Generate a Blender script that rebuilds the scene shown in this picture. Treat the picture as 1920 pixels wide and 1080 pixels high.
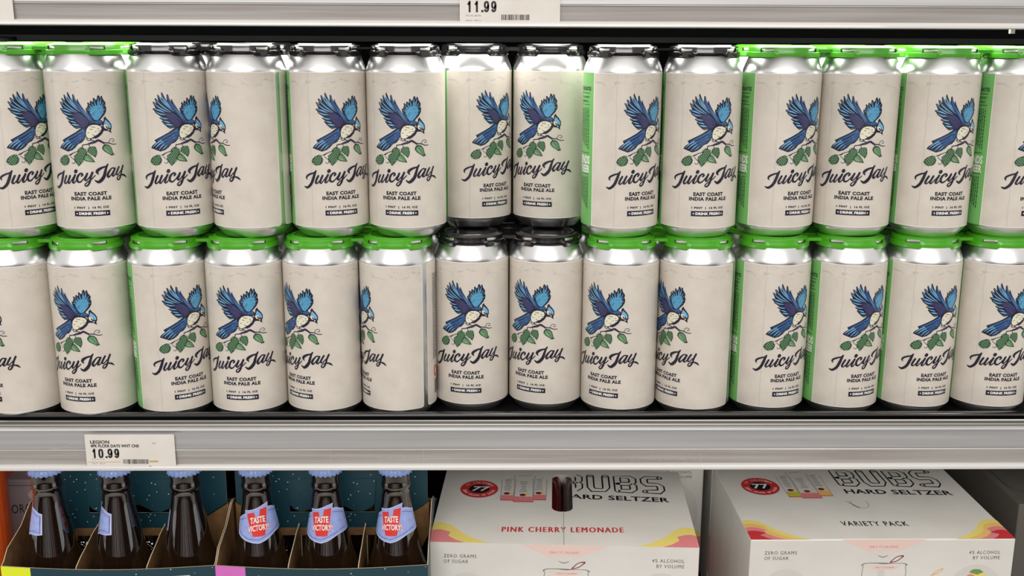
import bpy, bmesh, math, random
from mathutils import Vector, Matrix
from mathutils.geometry import tessellate_polygon
PI = math.pi
rad = math.radians
scn = bpy.context.scene
for o in list(bpy.data.objects):
    bpy.data.objects.remove(o)
COL = scn.collection
random.seed(7)

# ------------------------------------------------------------------ camera
cam_d = bpy.data.cameras.new('camera')
cam = bpy.data.objects.new('camera', cam_d)
COL.objects.link(cam)
cam_d.sensor_width = 36.0
cam_d.lens = 1999.0 / 1920.0 * 36.0
cam_d.clip_start = 0.01
cam_d.clip_end = 50
PITCH, YAW, ROLL = 0.2321, rad(-0.9), rad(0.24)
fwd = Vector((-math.sin(YAW) * math.cos(PITCH), math.cos(YAW) * math.cos(PITCH), -math.sin(PITCH)))
rt = Vector((math.cos(YAW), math.sin(YAW), 0))
up = rt.cross(fwd)
r2 = rt * math.cos(ROLL) + up * math.sin(ROLL)
u2 = up * math.cos(ROLL) - rt * math.sin(ROLL)
cam.matrix_world = Matrix(((r2.x, u2.x, -fwd.x, 0), (r2.y, u2.y, -fwd.y, 0), (r2.z, u2.z, -fwd.z, 0.3245), (0, 0, 0, 1)))
scn.camera = cam

# ------------------------------------------------------------------ world, lights, exposure
scn.view_settings.view_transform = 'Standard'
scn.view_settings.look = 'None'
scn.view_settings.gamma = 1
scn.view_settings.use_curve_mapping = False
scn.view_settings.exposure = 0.24
w = bpy.data.worlds.new('store_air')
scn.world = w
w.use_nodes = True
w.node_tree.nodes['Background'].inputs[0].default_value = (1.0, 0.97, 0.94, 1)
w.node_tree.nodes['Background'].inputs[1].default_value = 0.68
def area(name, loc, size, power, target, color=(1, .97, .93)):
    d = bpy.data.lights.new(name, 'AREA')
    d.shape = 'RECTANGLE'
    d.size, d.size_y = size
    d.energy = power
    d.color = color
    o = bpy.data.objects.new(name, d)
    COL.objects.link(o)
    o.location = loc
    o.rotation_euler = (Vector(target) - Vector(loc)).to_track_quat('-Z', 'Y').to_euler()
    return o
area('aisle_ceiling_light', (-0.3, -3.4, 1.75), (4.5, 1.0), 84, (0, 0.9, 0.1))
area('aisle_ceiling_light', (0.3, 0.15, 2.5), (4.0, 0.8), 24, (0, 0.9, 0.0))

# ------------------------------------------------------------------ materials
def lin(c):
    return tuple((v / 255 / 12.92) if v / 255 <= .04045 else ((v / 255 + .055) / 1.055) ** 2.4 for v in c)
def mat(name, rgb, rough=.5, metal=0, coat=0, spec=.5, emit=0, trans=0, croug=.05):
    m = bpy.data.materials.new(name)
    m.use_nodes = True
    b = m.node_tree.nodes['Principled BSDF']
    b.inputs['Base Color'].default_value = (*lin(rgb), 1)
    b.inputs['Roughness'].default_value = rough
    b.inputs['Metallic'].default_value = metal
    b.inputs['Coat Weight'].default_value = coat
    b.inputs['Coat Roughness'].default_value = croug
    b.inputs['Specular IOR Level'].default_value = spec
    b.inputs['Transmission Weight'].default_value = trans
    if emit:
        b.inputs['Emission Color'].default_value = (*lin(rgb), 1)
        b.inputs['Emission Strength'].default_value = emit
    return m
def nodes(m):
    return m.node_tree.nodes, m.node_tree.links, m.node_tree.nodes['Principled BSDF']
def mottle(m, rgb, rgb2, scale, lo=.4, hi=.7, coord='Object', stretch=(1, 1, 1), bump=0, detail=6, bscale=None):
    N, L, b = nodes(m)
    tc = N.new('ShaderNodeTexCoord'); mp = N.new('ShaderNodeMapping')
    mp.inputs['Scale'].default_value = stretch
    nz = N.new('ShaderNodeTexNoise'); nz.inputs['Scale'].default_value = scale; nz.inputs['Detail'].default_value = detail
    mr = N.new('ShaderNodeMapRange'); mr.inputs[1].default_value = lo; mr.inputs[2].default_value = hi
    mx = N.new('ShaderNodeMix'); mx.data_type = 'RGBA'
    mx.inputs[6].default_value = (*lin(rgb), 1); mx.inputs[7].default_value = (*lin(rgb2), 1)
    L.new(tc.outputs[coord], mp.inputs[0]); L.new(mp.outputs[0], nz.inputs[0])
    L.new(nz.outputs[0], mr.inputs[0]); L.new(mr.outputs[0], mx.inputs[0]); L.new(mx.outputs[2], b.inputs['Base Color'])
    if bump:
        bp = N.new('ShaderNodeBump'); bp.inputs['Strength'].default_value = bump; bp.inputs['Distance'].default_value = .0005
        n2 = N.new('ShaderNodeTexNoise'); n2.inputs['Scale'].default_value = bscale or scale
        L.new(mp.outputs[0], n2.inputs[0]); L.new(n2.outputs[0], bp.inputs['Height']); L.new(bp.outputs[0], b.inputs['Normal'])
    return m
M = {}
M['alu'] = mat('brushed_aluminium_can', (232, 232, 232), .3, 1)
M['alu_lid'] = mat('can_lid_metal', (238, 236, 232), .3, 1)
M['cream_paper'] = mottle(mat('cream_label_paper', (214, 207, 196), .42, 0, .25, croug=.22), (216, 209, 198), (205, 197, 186), 6, .35, .75, 'UV', (1, 1, 1), .05, 8, 60)
M['white_edge'] = mat('label_cut_edge', (245, 243, 236), .5)
M['green_paper'] = mat('green_label_paper', (116, 184, 104), .4, 0, .2, croug=.2)
INK = dict(navy=(24, 22, 48), ink=(26, 20, 44), blue=(50, 94, 144), mblue=(54, 88, 142), lblue=(112, 176, 220), cyan=(84, 156, 196),
           cream=(226, 222, 200), purple=(58, 48, 88), branch=(44, 32, 62), dgreen=(38, 58, 48), green=(102, 148, 104), lgreen=(152, 190, 144),
           mark=(180, 172, 168), white=(240, 240, 236), dkgreen=(24, 74, 44), grey=(120, 118, 120), orange=(206, 74, 50), black=(18, 18, 20))
for k_, v_ in INK.items():
    M[k_] = mat('ink_' + k_, v_, .42, 0, .15, croug=.25)
M['green_plastic'] = mat('bright_green_plastic', (76, 166, 32), .32, 0, .3, croug=.15)
M['green_plastic'].node_tree.nodes['Principled BSDF'].inputs['Subsurface Weight'].default_value = 0
M['black_plastic'] = mat('glossy_black_plastic', (22, 21, 22), .16, 0, .6, croug=.08)
M['rail'] = mottle(mat('grey_price_rail', (172, 172, 172), .32, .35, .3, croug=.18), (196, 196, 198), (172, 170, 168), 5, .35, .75, 'Object', (.6, 1, 30), 0)
M['rail_dull'] = mottle(mat('grey_price_rail_lower', (160, 157, 154), .36, .3, .3, croug=.2), (188, 185, 182), (158, 150, 145), 7, .35, .75, 'Object', (.8, 1, 40), 0)
M['rail_white'] = mat('clear_white_rail_edge', (204, 202, 199), .3, 0, .5)
M['strip'] = mat('dull_steel_strip', (150, 148, 142), .3, .8)
M['shelf_black'] = mottle(mat('black_shelf_coating', (16, 16, 17), .35, 0, .2), (14, 14, 15), (30, 30, 31), 60, .5, .8)
M['dark_lining'] = mat('black_cooler_lining', (7, 8, 8), .7, spec=.15)
M['dark_grey'] = mat('dark_grey_metal', (62, 64, 66), .4, .5)
M['paper'] = mottle(mat('price_card_paper', (226, 221, 214), .55), (228, 223, 217), (218, 212, 204), 40, .3, .7)
M['scuff'] = mat('dried_sticker_residue', (206, 203, 198), .7)
M['tape'] = mat('yellowed_tape', (196, 168, 122), .5)
M['print'] = mat('black_print', (30, 26, 30), .55)
M['print_grey'] = mat('grey_print', (122, 116, 114), .55)
M['glass'] = mat('dark_brown_bottle_glass', (20, 11, 6), .06, 0, 1.0, croug=.03)
M['crown'] = mottle(mat('light_blue_crown_cap', (138, 166, 226), .3, .0, .4), (140, 168, 228), (126, 152, 212), 300)
M['nl_blue'] = mottle(mat('light_blue_neck_label', (160, 178, 236), .45, 0, .2), (162, 180, 238), (146, 164, 224), 200)
M['nl_edge'] = mat('pale_label_border', (206, 216, 250), .45)
M['nl_red'] = mat('red_neck_label_ink', (226, 52, 46), .45)
M['nl_line'] = mat('plum_stitch_ink', (96, 62, 120), .5)
M['kraft'] = mottle(mat('kraft_cardboard', (122, 88, 52), .75), (126, 92, 54), (104, 74, 44), 120)
M['kraft_edge'] = mat('cut_cardboard_edge', (196, 176, 146), .7)
M['box'] = mottle(mat('white_coated_carton', (226, 224, 219), .4, 0, .25, croug=.2), (229, 227, 222), (220, 217, 211), 18, .35, .7, 'Object', (1, 1, 1), .08, 6, 300)
M['box_shadow_print'] = mat('pale_grey_print', (214, 211, 205), .45)
M['b_black'] = mat('carton_black_ink', (28, 26, 28), .45)
M['b_grey'] = mat('carton_grey_ink', (120, 118, 116), .45)
M['b_red'] = mat('carton_red_ink', (196, 52, 56), .45)
M['b_dred'] = mat('carton_dark_red_ink', (128, 30, 42), .45)
M['b_pink'] = mat('carton_pink_ink', (220, 132, 136), .45)
M['b_rose'] = mat('carton_pale_rose_ink', (236, 208, 200), .45)
M['b_yellow'] = mat('carton_yellow_ink', (232, 214, 120), .45)
M['b_orange'] = mat('carton_orange_ink', (232, 188, 112), .45)
M['b_green'] = mat('carton_green_ink', (112, 152, 84), .45)
M['b_white'] = mat('carton_white_ink', (238, 236, 232), .45)
M['b_olive'] = mat('carton_lemon_ink', (196, 190, 74), .45)
M['under'] = mat('grey_shelf_underside', (96, 96, 96), .5)
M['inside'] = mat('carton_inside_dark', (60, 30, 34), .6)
M['can_red'] = mat('dark_red_can_paint', (120, 26, 34), .2, .6, .5)
M['can_silver'] = mat('silver_can_paint', (190, 186, 188), .22, .9)
M['orange_card'] = mottle(mat('orange_carton', (224, 84, 26), .5, 0, .2), (244, 100, 34), (226, 84, 28), 40)
M['shaded_card'] = mat('shade_tinted_carton', (92, 88, 82), .6)  # white carton standing in shade, the shade mixed into its base colour
M['rust'] = mat('rust_red_carton', (150, 50, 22), .5)
M['mauve'] = mottle(mat('mauve_grey_carton', (190, 176, 180), .45, 0, .2), (194, 180, 184), (172, 158, 164), 20)
M['floor'] = mat('store_floor_tile', (196, 190, 182), .4)
M['wall'] = mat('store_wall_paint', (120, 116, 112), .7)
M['wall_dark'] = mat('dark_goods_across_aisle', (26, 20, 22), .6)
M['wall_red'] = mat('red_goods_across_aisle', (120, 30, 30), .6)
M['ceil'] = mat('store_ceiling_paint', (180, 178, 174), .8)
M['led'] = mat('led_tube_glow', (255, 252, 246), .4, emit=8)
M['fill_glow'] = mat('added_fill_glow', (255, 250, 242), .4, emit=2.0)  # added fill glow for the lower bay, no lamp known there
M['amber'] = mat('amber_bottle_glass', (140, 66, 22), .08, 0, .8)
M['yellow_card'] = mat('lime_yellow_carton', (226, 240, 40), .5)
M['violet_card'] = mat('orchid_carton', (214, 112, 196), .5)
# teal carton with small white dots
def dotted(name, rgb, scale=19, th=.12):
    m = mat(name, rgb, .42, 0, .25, croug=.2)
    N, L, b = nodes(m)
    tc = N.new('ShaderNodeTexCoord'); mp = N.new('ShaderNodeMapping'); mp.inputs['Scale'].default_value = (1, 1, 1)
    vo = N.new('ShaderNodeTexVoronoi'); vo.inputs['Scale'].default_value = scale; vo.inputs['Randomness'].default_value = 1
    cr = N.new('ShaderNodeValToRGB'); cr.color_ramp.interpolation = 'EASE'
    cr.color_ramp.elements[0].position = th * .55; cr.color_ramp.elements[1].position = th
    cr.color_ramp.elements[0].color = (1, 1, 1, 1); cr.color_ramp.elements[1].color = (0, 0, 0, 1)
    no = N.new('ShaderNodeTexNoise'); no.inputs['Scale'].default_value = scale * .35
    gt = N.new('ShaderNodeMath'); gt.operation = 'GREATER_THAN'; gt.inputs[1].default_value = .40
    mu = N.new('ShaderNodeMath'); mu.operation = 'MULTIPLY'
    mx = N.new('ShaderNodeMix'); mx.data_type = 'RGBA'
    mx.inputs[6].default_value = (*lin(rgb), 1); mx.inputs[7].default_value = (*lin((214, 232, 240)), 1)
    L.new(tc.outputs['UV'], mp.inputs[0]); L.new(mp.outputs[0], vo.inputs['Vector']); L.new(mp.outputs[0], no.inputs['Vector'])
    L.new(vo.outputs['Distance'], cr.inputs[0]); L.new(no.outputs[0], gt.inputs[0])
    L.new(cr.outputs[0], mu.inputs[0]); L.new(gt.outputs[0], mu.inputs[1]); L.new(mu.outputs[0], mx.inputs[0])
    L.new(mx.outputs[2], b.inputs['Base Color'])
    return m
M['teal'] = dotted('teal_dotted_carton', (16, 58, 70))

# wet sparkle on the bottle shoulders: fine bump low on the glass
def wet_glass(m):
    N, L, b = nodes(m)
    tc = N.new('ShaderNodeTexCoord'); se = N.new('ShaderNodeSeparateXYZ')
    vo = N.new('ShaderNodeTexVoronoi'); vo.inputs['Scale'].default_value = 420
    mr = N.new('ShaderNodeMapRange'); mr.inputs[1].default_value = .142; mr.inputs[2].default_value = .128
    mr.inputs[3].default_value = 0; mr.inputs[4].default_value = 1.0
    bp = N.new('ShaderNodeBump'); bp.inputs['Distance'].default_value = .0012
    L.new(tc.outputs['Object'], se.inputs[0]); L.new(se.outputs[2], mr.inputs[0]); L.new(tc.outputs['Object'], vo.inputs['Vector'])
    L.new(vo.outputs['Distance'], bp.inputs['Height']); L.new(mr.outputs[0], bp.inputs['Strength'])
    L.new(bp.outputs[0], b.inputs['Normal']); L.new(bp.outputs[0], b.inputs['Coat Normal'])
wet_glass(M['glass'])
M['glass'].node_tree.nodes['Principled BSDF'].inputs['Coat IOR'].default_value = 2.1

# label paper: faint smudges near the top and a faint vertical grain line beside the bird
def label_stains(m):
    N, L, b = nodes(m)
    src = b.inputs['Base Color'].links[0].from_socket
    tc = N.new('ShaderNodeTexCoord'); se = N.new('ShaderNodeSeparateXYZ')
    L.new(tc.outputs['UV'], se.inputs[0])
    def band(sock, c, wd):
        a = N.new('ShaderNodeMath'); a.operation = 'SUBTRACT'; a.inputs[1].default_value = c; L.new(sock, a.inputs[0])
        a2 = N.new('ShaderNodeMath'); a2.operation = 'ABSOLUTE'; L.new(a.outputs[0], a2.inputs[0])
        r = N.new('ShaderNodeMapRange'); r.inputs[1].default_value = 0; r.inputs[2].default_value = wd
        r.inputs[3].default_value = 1; r.inputs[4].default_value = 0; L.new(a2.outputs[0], r.inputs[0]); return r.outputs[0]
    nz = N.new('ShaderNodeTexNoise'); nz.inputs['Scale'].default_value = 14; nz.inputs['Detail'].default_value = 8
    mp = N.new('ShaderNodeMapping'); mp.inputs['Scale'].default_value = (1, 2.2, 1); mp.inputs['Rotation'].default_value = (0, 0, .4)
    L.new(tc.outputs['UV'], mp.inputs[0]); L.new(mp.outputs[0], nz.inputs['Vector'])
    r1 = N.new('ShaderNodeMapRange'); r1.inputs[1].default_value = .56; r1.inputs[2].default_value = .68; L.new(nz.outputs[0], r1.inputs[0])
    m1 = N.new('ShaderNodeMath'); m1.operation = 'MULTIPLY'; L.new(r1.outputs[0], m1.inputs[0]); L.new(band(se.outputs[1], 1.2, .09), m1.inputs[1])
    # wavy vertical line
    wz = N.new('ShaderNodeTexNoise'); wz.inputs['Scale'].default_value = 9; wm = N.new('ShaderNodeMapping'); wm.inputs['Scale'].default_value = (0, 1, 0)
    L.new(tc.outputs['UV'], wm.inputs[0]); L.new(wm.outputs[0], wz.inputs['Vector'])
    ws = N.new('ShaderNodeMath'); ws.operation = 'MULTIPLY_ADD'; ws.inputs[1].default_value = .03; L.new(wz.outputs[0], ws.inputs[0]); L.new(se.outputs[0], ws.inputs[2])
    b1 = band(ws.outputs[0], -.235, .008)
    m2 = N.new('ShaderNodeMath'); m2.operation = 'MULTIPLY'; m2.inputs[1].default_value = .55; L.new(b1, m2.inputs[0])
    ad = N.new('ShaderNodeMath'); ad.operation = 'MAXIMUM'; L.new(m1.outputs[0], ad.inputs[0]); L.new(m2.outputs[0], ad.inputs[1])
    hf = N.new('ShaderNodeMath'); hf.operation = 'MULTIPLY'; hf.inputs[1].default_value = .5; L.new(ad.outputs[0], hf.inputs[0])
    mx = N.new('ShaderNodeMix'); mx.data_type = 'RGBA'; mx.inputs[7].default_value = (*lin((150, 144, 148)), 1)
    L.new(hf.outputs[0], mx.inputs[0]); L.new(src, mx.inputs[6]); L.new(mx.outputs[2], b.inputs['Base Color'])
label_stains(M['cream_paper'])

# ------------------------------------------------------------------ mesh helpers
class MB:
    def __init__(s):
        s.v, s.f, s.m, s.mats, s.uv, s.sm = [], [], [], [], [], []
    def mi(s, name):
        if name not in s.mats: s.mats.append(name)
        return s.mats.index(name)
    def add(s, vs, fs, m, smooth=False, uvs=None):
        b = len(s.v); k = s.mi(m)
        s.v += [tuple(p) for p in vs]
        s.uv += list(uvs) if uvs else [(p[0] * 1, p[2] * 1) for p in vs]
        for f in fs:
            s.f.append(tuple(i + b for i in f)); s.m.append(k); s.sm.append(smooth)
    def box(s, a, b, m):
        x0, y0, z0 = a; x1, y1, z1 = b
        s.add([(x0, y0, z0), (x1, y0, z0), (x1, y1, z0), (x0, y1, z0), (x0, y0, z1), (x1, y0, z1), (x1, y1, z1), (x0, y1, z1)],
              [(0, 3, 2, 1), (4, 5, 6, 7), (0, 1, 5, 4), (1, 2, 6, 5), (2, 3, 7, 6), (3, 0, 4, 7)], m)
    def lathe(s, prof, seg, m, smooth=True, cx=0, cy=0):
        n = len(prof); vs = []
        for i in range(seg):
            a = 2 * PI * i / seg
            vs += [(cx + r * math.sin(a), cy - r * math.cos(a), z) for r, z in prof]
        fs = []
        for i in range(seg):
            j = (i + 1) % seg
            for k in range(n - 1):
                if prof[k][0] < 1e-9 and prof[k + 1][0] < 1e-9: continue
                if prof[k][0] < 1e-9: fs.append((i * n + k, j * n + k + 1, i * n + k + 1))
                elif prof[k + 1][0] < 1e-9: fs.append((i * n + k, j * n + k, i * n + k + 1))
                else: fs.append((i * n + k, j * n + k, j * n + k + 1, i * n + k + 1))
        s.add(vs, fs, m, smooth)
    def extrude_x(s, prof, x0, x1, m, smooth=False, close=True):
        n = len(prof)
        vs = [(x0, y, z) for y, z in prof] + [(x1, y, z) for y, z in prof]
        fs = [(i, i + n, (i + 1) % n + n, (i + 1) % n) for i in range(n if close else n - 1)]
        if close: fs += [tuple(range(n)), tuple(range(2 * n - 1, n - 1, -1))]
        s.add(vs, fs, m, smooth)
    def mesh(s, name, bev=0):
        me = bpy.data.meshes.new(name)
        me.from_pydata(s.v, [], s.f)
        for k in s.mats: me.materials.append(M[k])
        me.polygons.foreach_set('material_index', s.m)
        me.polygons.foreach_set('use_smooth', s.sm)
        uvl = me.uv_layers.new(name='UVMap')
        li = [0] * len(me.loops); me.loops.foreach_get('vertex_index', li)
        flat = []
        for i in li: flat += list(s.uv[i])
        uvl.data.foreach_set('uv', flat)
        me.validate()
        return me
def fix_normals(me):
    bm = bmesh.new(); bm.from_mesh(me)
    bmesh.ops.recalc_face_normals(bm, faces=bm.faces[:])
    bm.to_mesh(me); bm.free(); return me
def obj(name, me, parent=None, loc=None):
    o = bpy.data.objects.new(name, me)
    COL.objects.link(o)
    if parent: o.parent = parent
    if loc: o.location = loc
    return o
def thing(name, label, cat, loc=(0, 0, 0), rz=0, group=None):
    o = bpy.data.objects.new(name, None); COL.objects.link(o)
    o.empty_display_size = .01
    o.location = loc; o.rotation_euler = (0, 0, rz)
    o['label'] = label; o['category'] = cat
    if group: o['group'] = group
    return o
def tag(o, label, cat, group=None):
    o['label'] = label; o['category'] = cat
    if group: o['group'] = group
    return o
def bevel(o, w=.001, seg=2):
    md = o.modifiers.new('soft_edges', 'BEVEL'); md.width = w; md.segments = seg; md.limit_method = 'ANGLE'; md.angle_limit = rad(40)
    return o
def baked(me, mods):
    o = bpy.data.objects.new('tmp', me); COL.objects.link(o)
    for t, kw in mods:
        md = o.modifiers.new(t, t)
        for k, v in kw.items(): setattr(md, k, v)
    dg = bpy.context.evaluated_depsgraph_get()
    r = bpy.data.meshes.new_from_object(o.evaluated_get(dg))
    bpy.data.objects.remove(o)
    return r
# ---- flat artwork: lists of 2D triangles (mm)
def tri_poly(pts):
    t = tessellate_polygon([[Vector((x, y, 0)) for x, y in pts]])
    return [tuple(pts[i] for i in f) for f in t]
def catmull(p, step=4):
    if len(p) < 3: return p
    out = []
    for i in range(len(p) - 1):
        a = p[max(i - 1, 0)]; b = p[i]; c = p[i + 1]; d = p[min(i + 2, len(p) - 1)]
        for k in range(step):
            t = k / step
            out.append(tuple(.5 * (2 * b[q] + (c[q] - a[q]) * t + (2 * a[q] - 5 * b[q] + 4 * c[q] - d[q]) * t * t + (3 * b[q] - a[q] - 3 * c[q] + d[q]) * t ** 3) for q in range(len(b))))
    out.append(p[-1]); return out
def stroke(pts, smooth=True, caps=True):
    p = catmull(pts, 4) if smooth else list(pts)
    L_, R_ = [], []
    n = len(p)
    for i in range(n):
        a = p[max(i - 1, 0)]; b = p[min(i + 1, n - 1)]
        dx, dy = b[0] - a[0], b[1] - a[1]; d = math.hypot(dx, dy) or 1
        nx, ny = -dy / d, dx / d; w_ = max(p[i][2], .05) / 2
        if not smooth and 0 < i < n - 1:
            d1 = (p[i][0] - a[0], p[i][1] - a[1]); l1 = math.hypot(*d1) or 1
            cs = max(.45, abs((nx * -d1[1] + ny * d1[0]) / l1)); w_ /= cs
        L_.append((p[i][0] + nx * w_, p[i][1] + ny * w_)); R_.append((p[i][0] - nx * w_, p[i][1] - ny * w_))
    T = []
    for i in range(n - 1):
        T += [(L_[i], R_[i], R_[i + 1]), (L_[i], R_[i + 1], L_[i + 1])]
    if caps:
        for c in (p[0], p[-1]):
            w_ = max(c[2], .05) / 2
            o_ = [(c[0] + w_ * math.cos(k * PI / 4), c[1] + w_ * math.sin(k * PI / 4)) for k in range(8)]
            T += [(o_[0], o_[k], o_[k + 1]) for k in range(1, 7)]
    return T
_tc = {}
def text_tris(s, bold=0.0, spacing=1.0, normal=True):
    key = (s, bold, spacing)
    if key in _tc: return _tc[key]
    cu = bpy.data.curves.new('txt', 'FONT'); cu.body = s; cu.offset = bold; cu.resolution_u = 2; cu.space_character = spacing
    cu.fill_mode = 'FRONT'
    o = bpy.data.objects.new('txt', cu); COL.objects.link(o)
    me = bpy.data.meshes.new_from_object(o.evaluated_get(bpy.context.evaluated_depsgraph_get()))
    me.calc_loop_triangles()
    V = [(v.co.x, v.co.y) for v in me.vertices]
    T = [tuple(V[i] for i in t.vertices) for t in me.loop_triangles]
    x0 = min(v[0] for v in V); x1 = max(v[0] for v in V); y0 = min(v[1] for v in V); y1 = max(v[1] for v in V)
    T = [tuple(((x - x0) / (x1 - x0), (y - y0) / (y1 - y0)) for x, y in t) for t in T]
    bpy.data.objects.remove(o)
    _tc[key] = T
    return T
def text_rect(s, x0, y0, x1, y1, bold=.02, spacing=1.0, slope=0, shear=0):
    return [tuple((x0 + (x1 - x0) * u + shear * v, y0 + (y1 - y0) * v + slope * u) for u, v in t) for t in text_tris(s, bold, spacing)]
def rect_t(x0, y0, x1, y1):
    return [((x0, y0), (x1, y0), (x1, y1)), ((x0, y0), (x1, y1), (x0, y1))]
def ell_t(cx, cy, rx, ry, n=28):
    p = [(cx + rx * math.cos(2 * PI * k / n), cy + ry * math.sin(2 * PI * k / n)) for k in range(n)]
    return [((cx, cy), p[k], p[(k + 1) % n]) for k in range(n)]
def rrect(x0, y0, x1, y1, r, n=4):
    c = [(x1 - r, y1 - r, 0), (x0 + r, y1 - r, 90), (x0 + r, y0 + r, 180), (x1 - r, y0 + r, 270)]
    return [(cx + r * math.cos(rad(a + 90 * k / n)), cy + r * math.sin(rad(a + 90 * k / n))) for cx, cy, a in c for k in range(n + 1)]
def digits(s, x0, y0, h, lw, adv=.56):
    """plain grotesque numerals as strokes; returns triangles"""
    T = []; x = x0; w_ = h * .56
    S_ = {'1': [[(.12, .72), (.42, .82), (.60, .98)], [(.60, 1), (.60, 0)]],
          '0': [[(.5, 1), (.82, .9), (.93, .5), (.82, .1), (.5, 0), (.18, .1), (.07, .5), (.18, .9), (.5, 1)]],
          '9': [[(.9, .68), (.8, .93), (.5, 1), (.2, .93), (.08, .68), (.2, .43), (.48, .36), (.78, .45), (.9, .68)], [(.9, .7), (.9, .4), (.8, .12), (.48, 0), (.2, .07), (.1, .22)]]}
    for ch in s:
        if ch == '.':
            T += rect_t(x + .05 * h, y0, x + .05 * h + lw * 1.1, y0 + lw * 1.1); x += .25 * h; continue
        for k, seg in enumerate(S_[ch]):
            p = [(x + lw / 2 + u * (w_ - lw), y0 + lw / 2 + v * (h - lw), lw) for u, v in seg]
            if ch == '1' and k == 1: p = [(p[0][0], y0 + h, lw), (p[1][0], y0, lw)]
            T += stroke(p, len(p) > 2, False)
        x += adv * h
    return T
class Art:
    """flat print, bent onto a surface by fn(u, v, lift) -> xyz (u, v in mm)"""
    def __init__(s): s.items = []
    def put(s, m, layer, tris): s.items.append((m, layer, tris)); return s
    def mesh(s, mb, fn, grid=None, smooth=True, ustep=.05):
        for idx, (m, layer, tris) in enumerate(s.items):
            bm = bmesh.new(); cache = {}
            for t in tris:
                vs = []
                ar = (t[1][0] - t[0][0]) * (t[2][1] - t[0][1]) - (t[2][0] - t[0][0]) * (t[1][1] - t[0][1])
                if abs(ar) < 1e-7: continue
                if ar < 0: t = (t[0], t[2], t[1])
                for p in t:
                    k = (round(p[0], 4), round(p[1], 4))
                    if k not in cache: cache[k] = bm.verts.new((p[0], p[1], 0))
                    vs.append(cache[k])
                if len(set(vs)) < 3: continue
                try: bm.faces.new(vs)
                except ValueError: pass
            if not bm.faces: bm.free(); continue
            if grid:
                us = [v.co.x for v in bm.verts]; k0 = math.ceil(min(us) / grid); k1 = math.floor(max(us) / grid)
                for k in range(k0, k1 + 1):
                    bmesh.ops.bisect_plane(bm, geom=bm.verts[:] + bm.edges[:] + bm.faces[:], plane_co=(k * grid, 0, 0), plane_no=(1, 0, 0), dist=1e-5)
            bm.verts.ensure_lookup_table(); bm.verts.index_update()
            vs = [fn(v.co.x, v.co.y, layer * ustep + idx * .0002) for v in bm.verts]
            mb.add(vs, [tuple(v.index for v in f.verts) for f in bm.faces], m, smooth, [(v.co.x / 100, v.co.y / 100) for v in bm.verts])
            bm.free()

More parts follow.
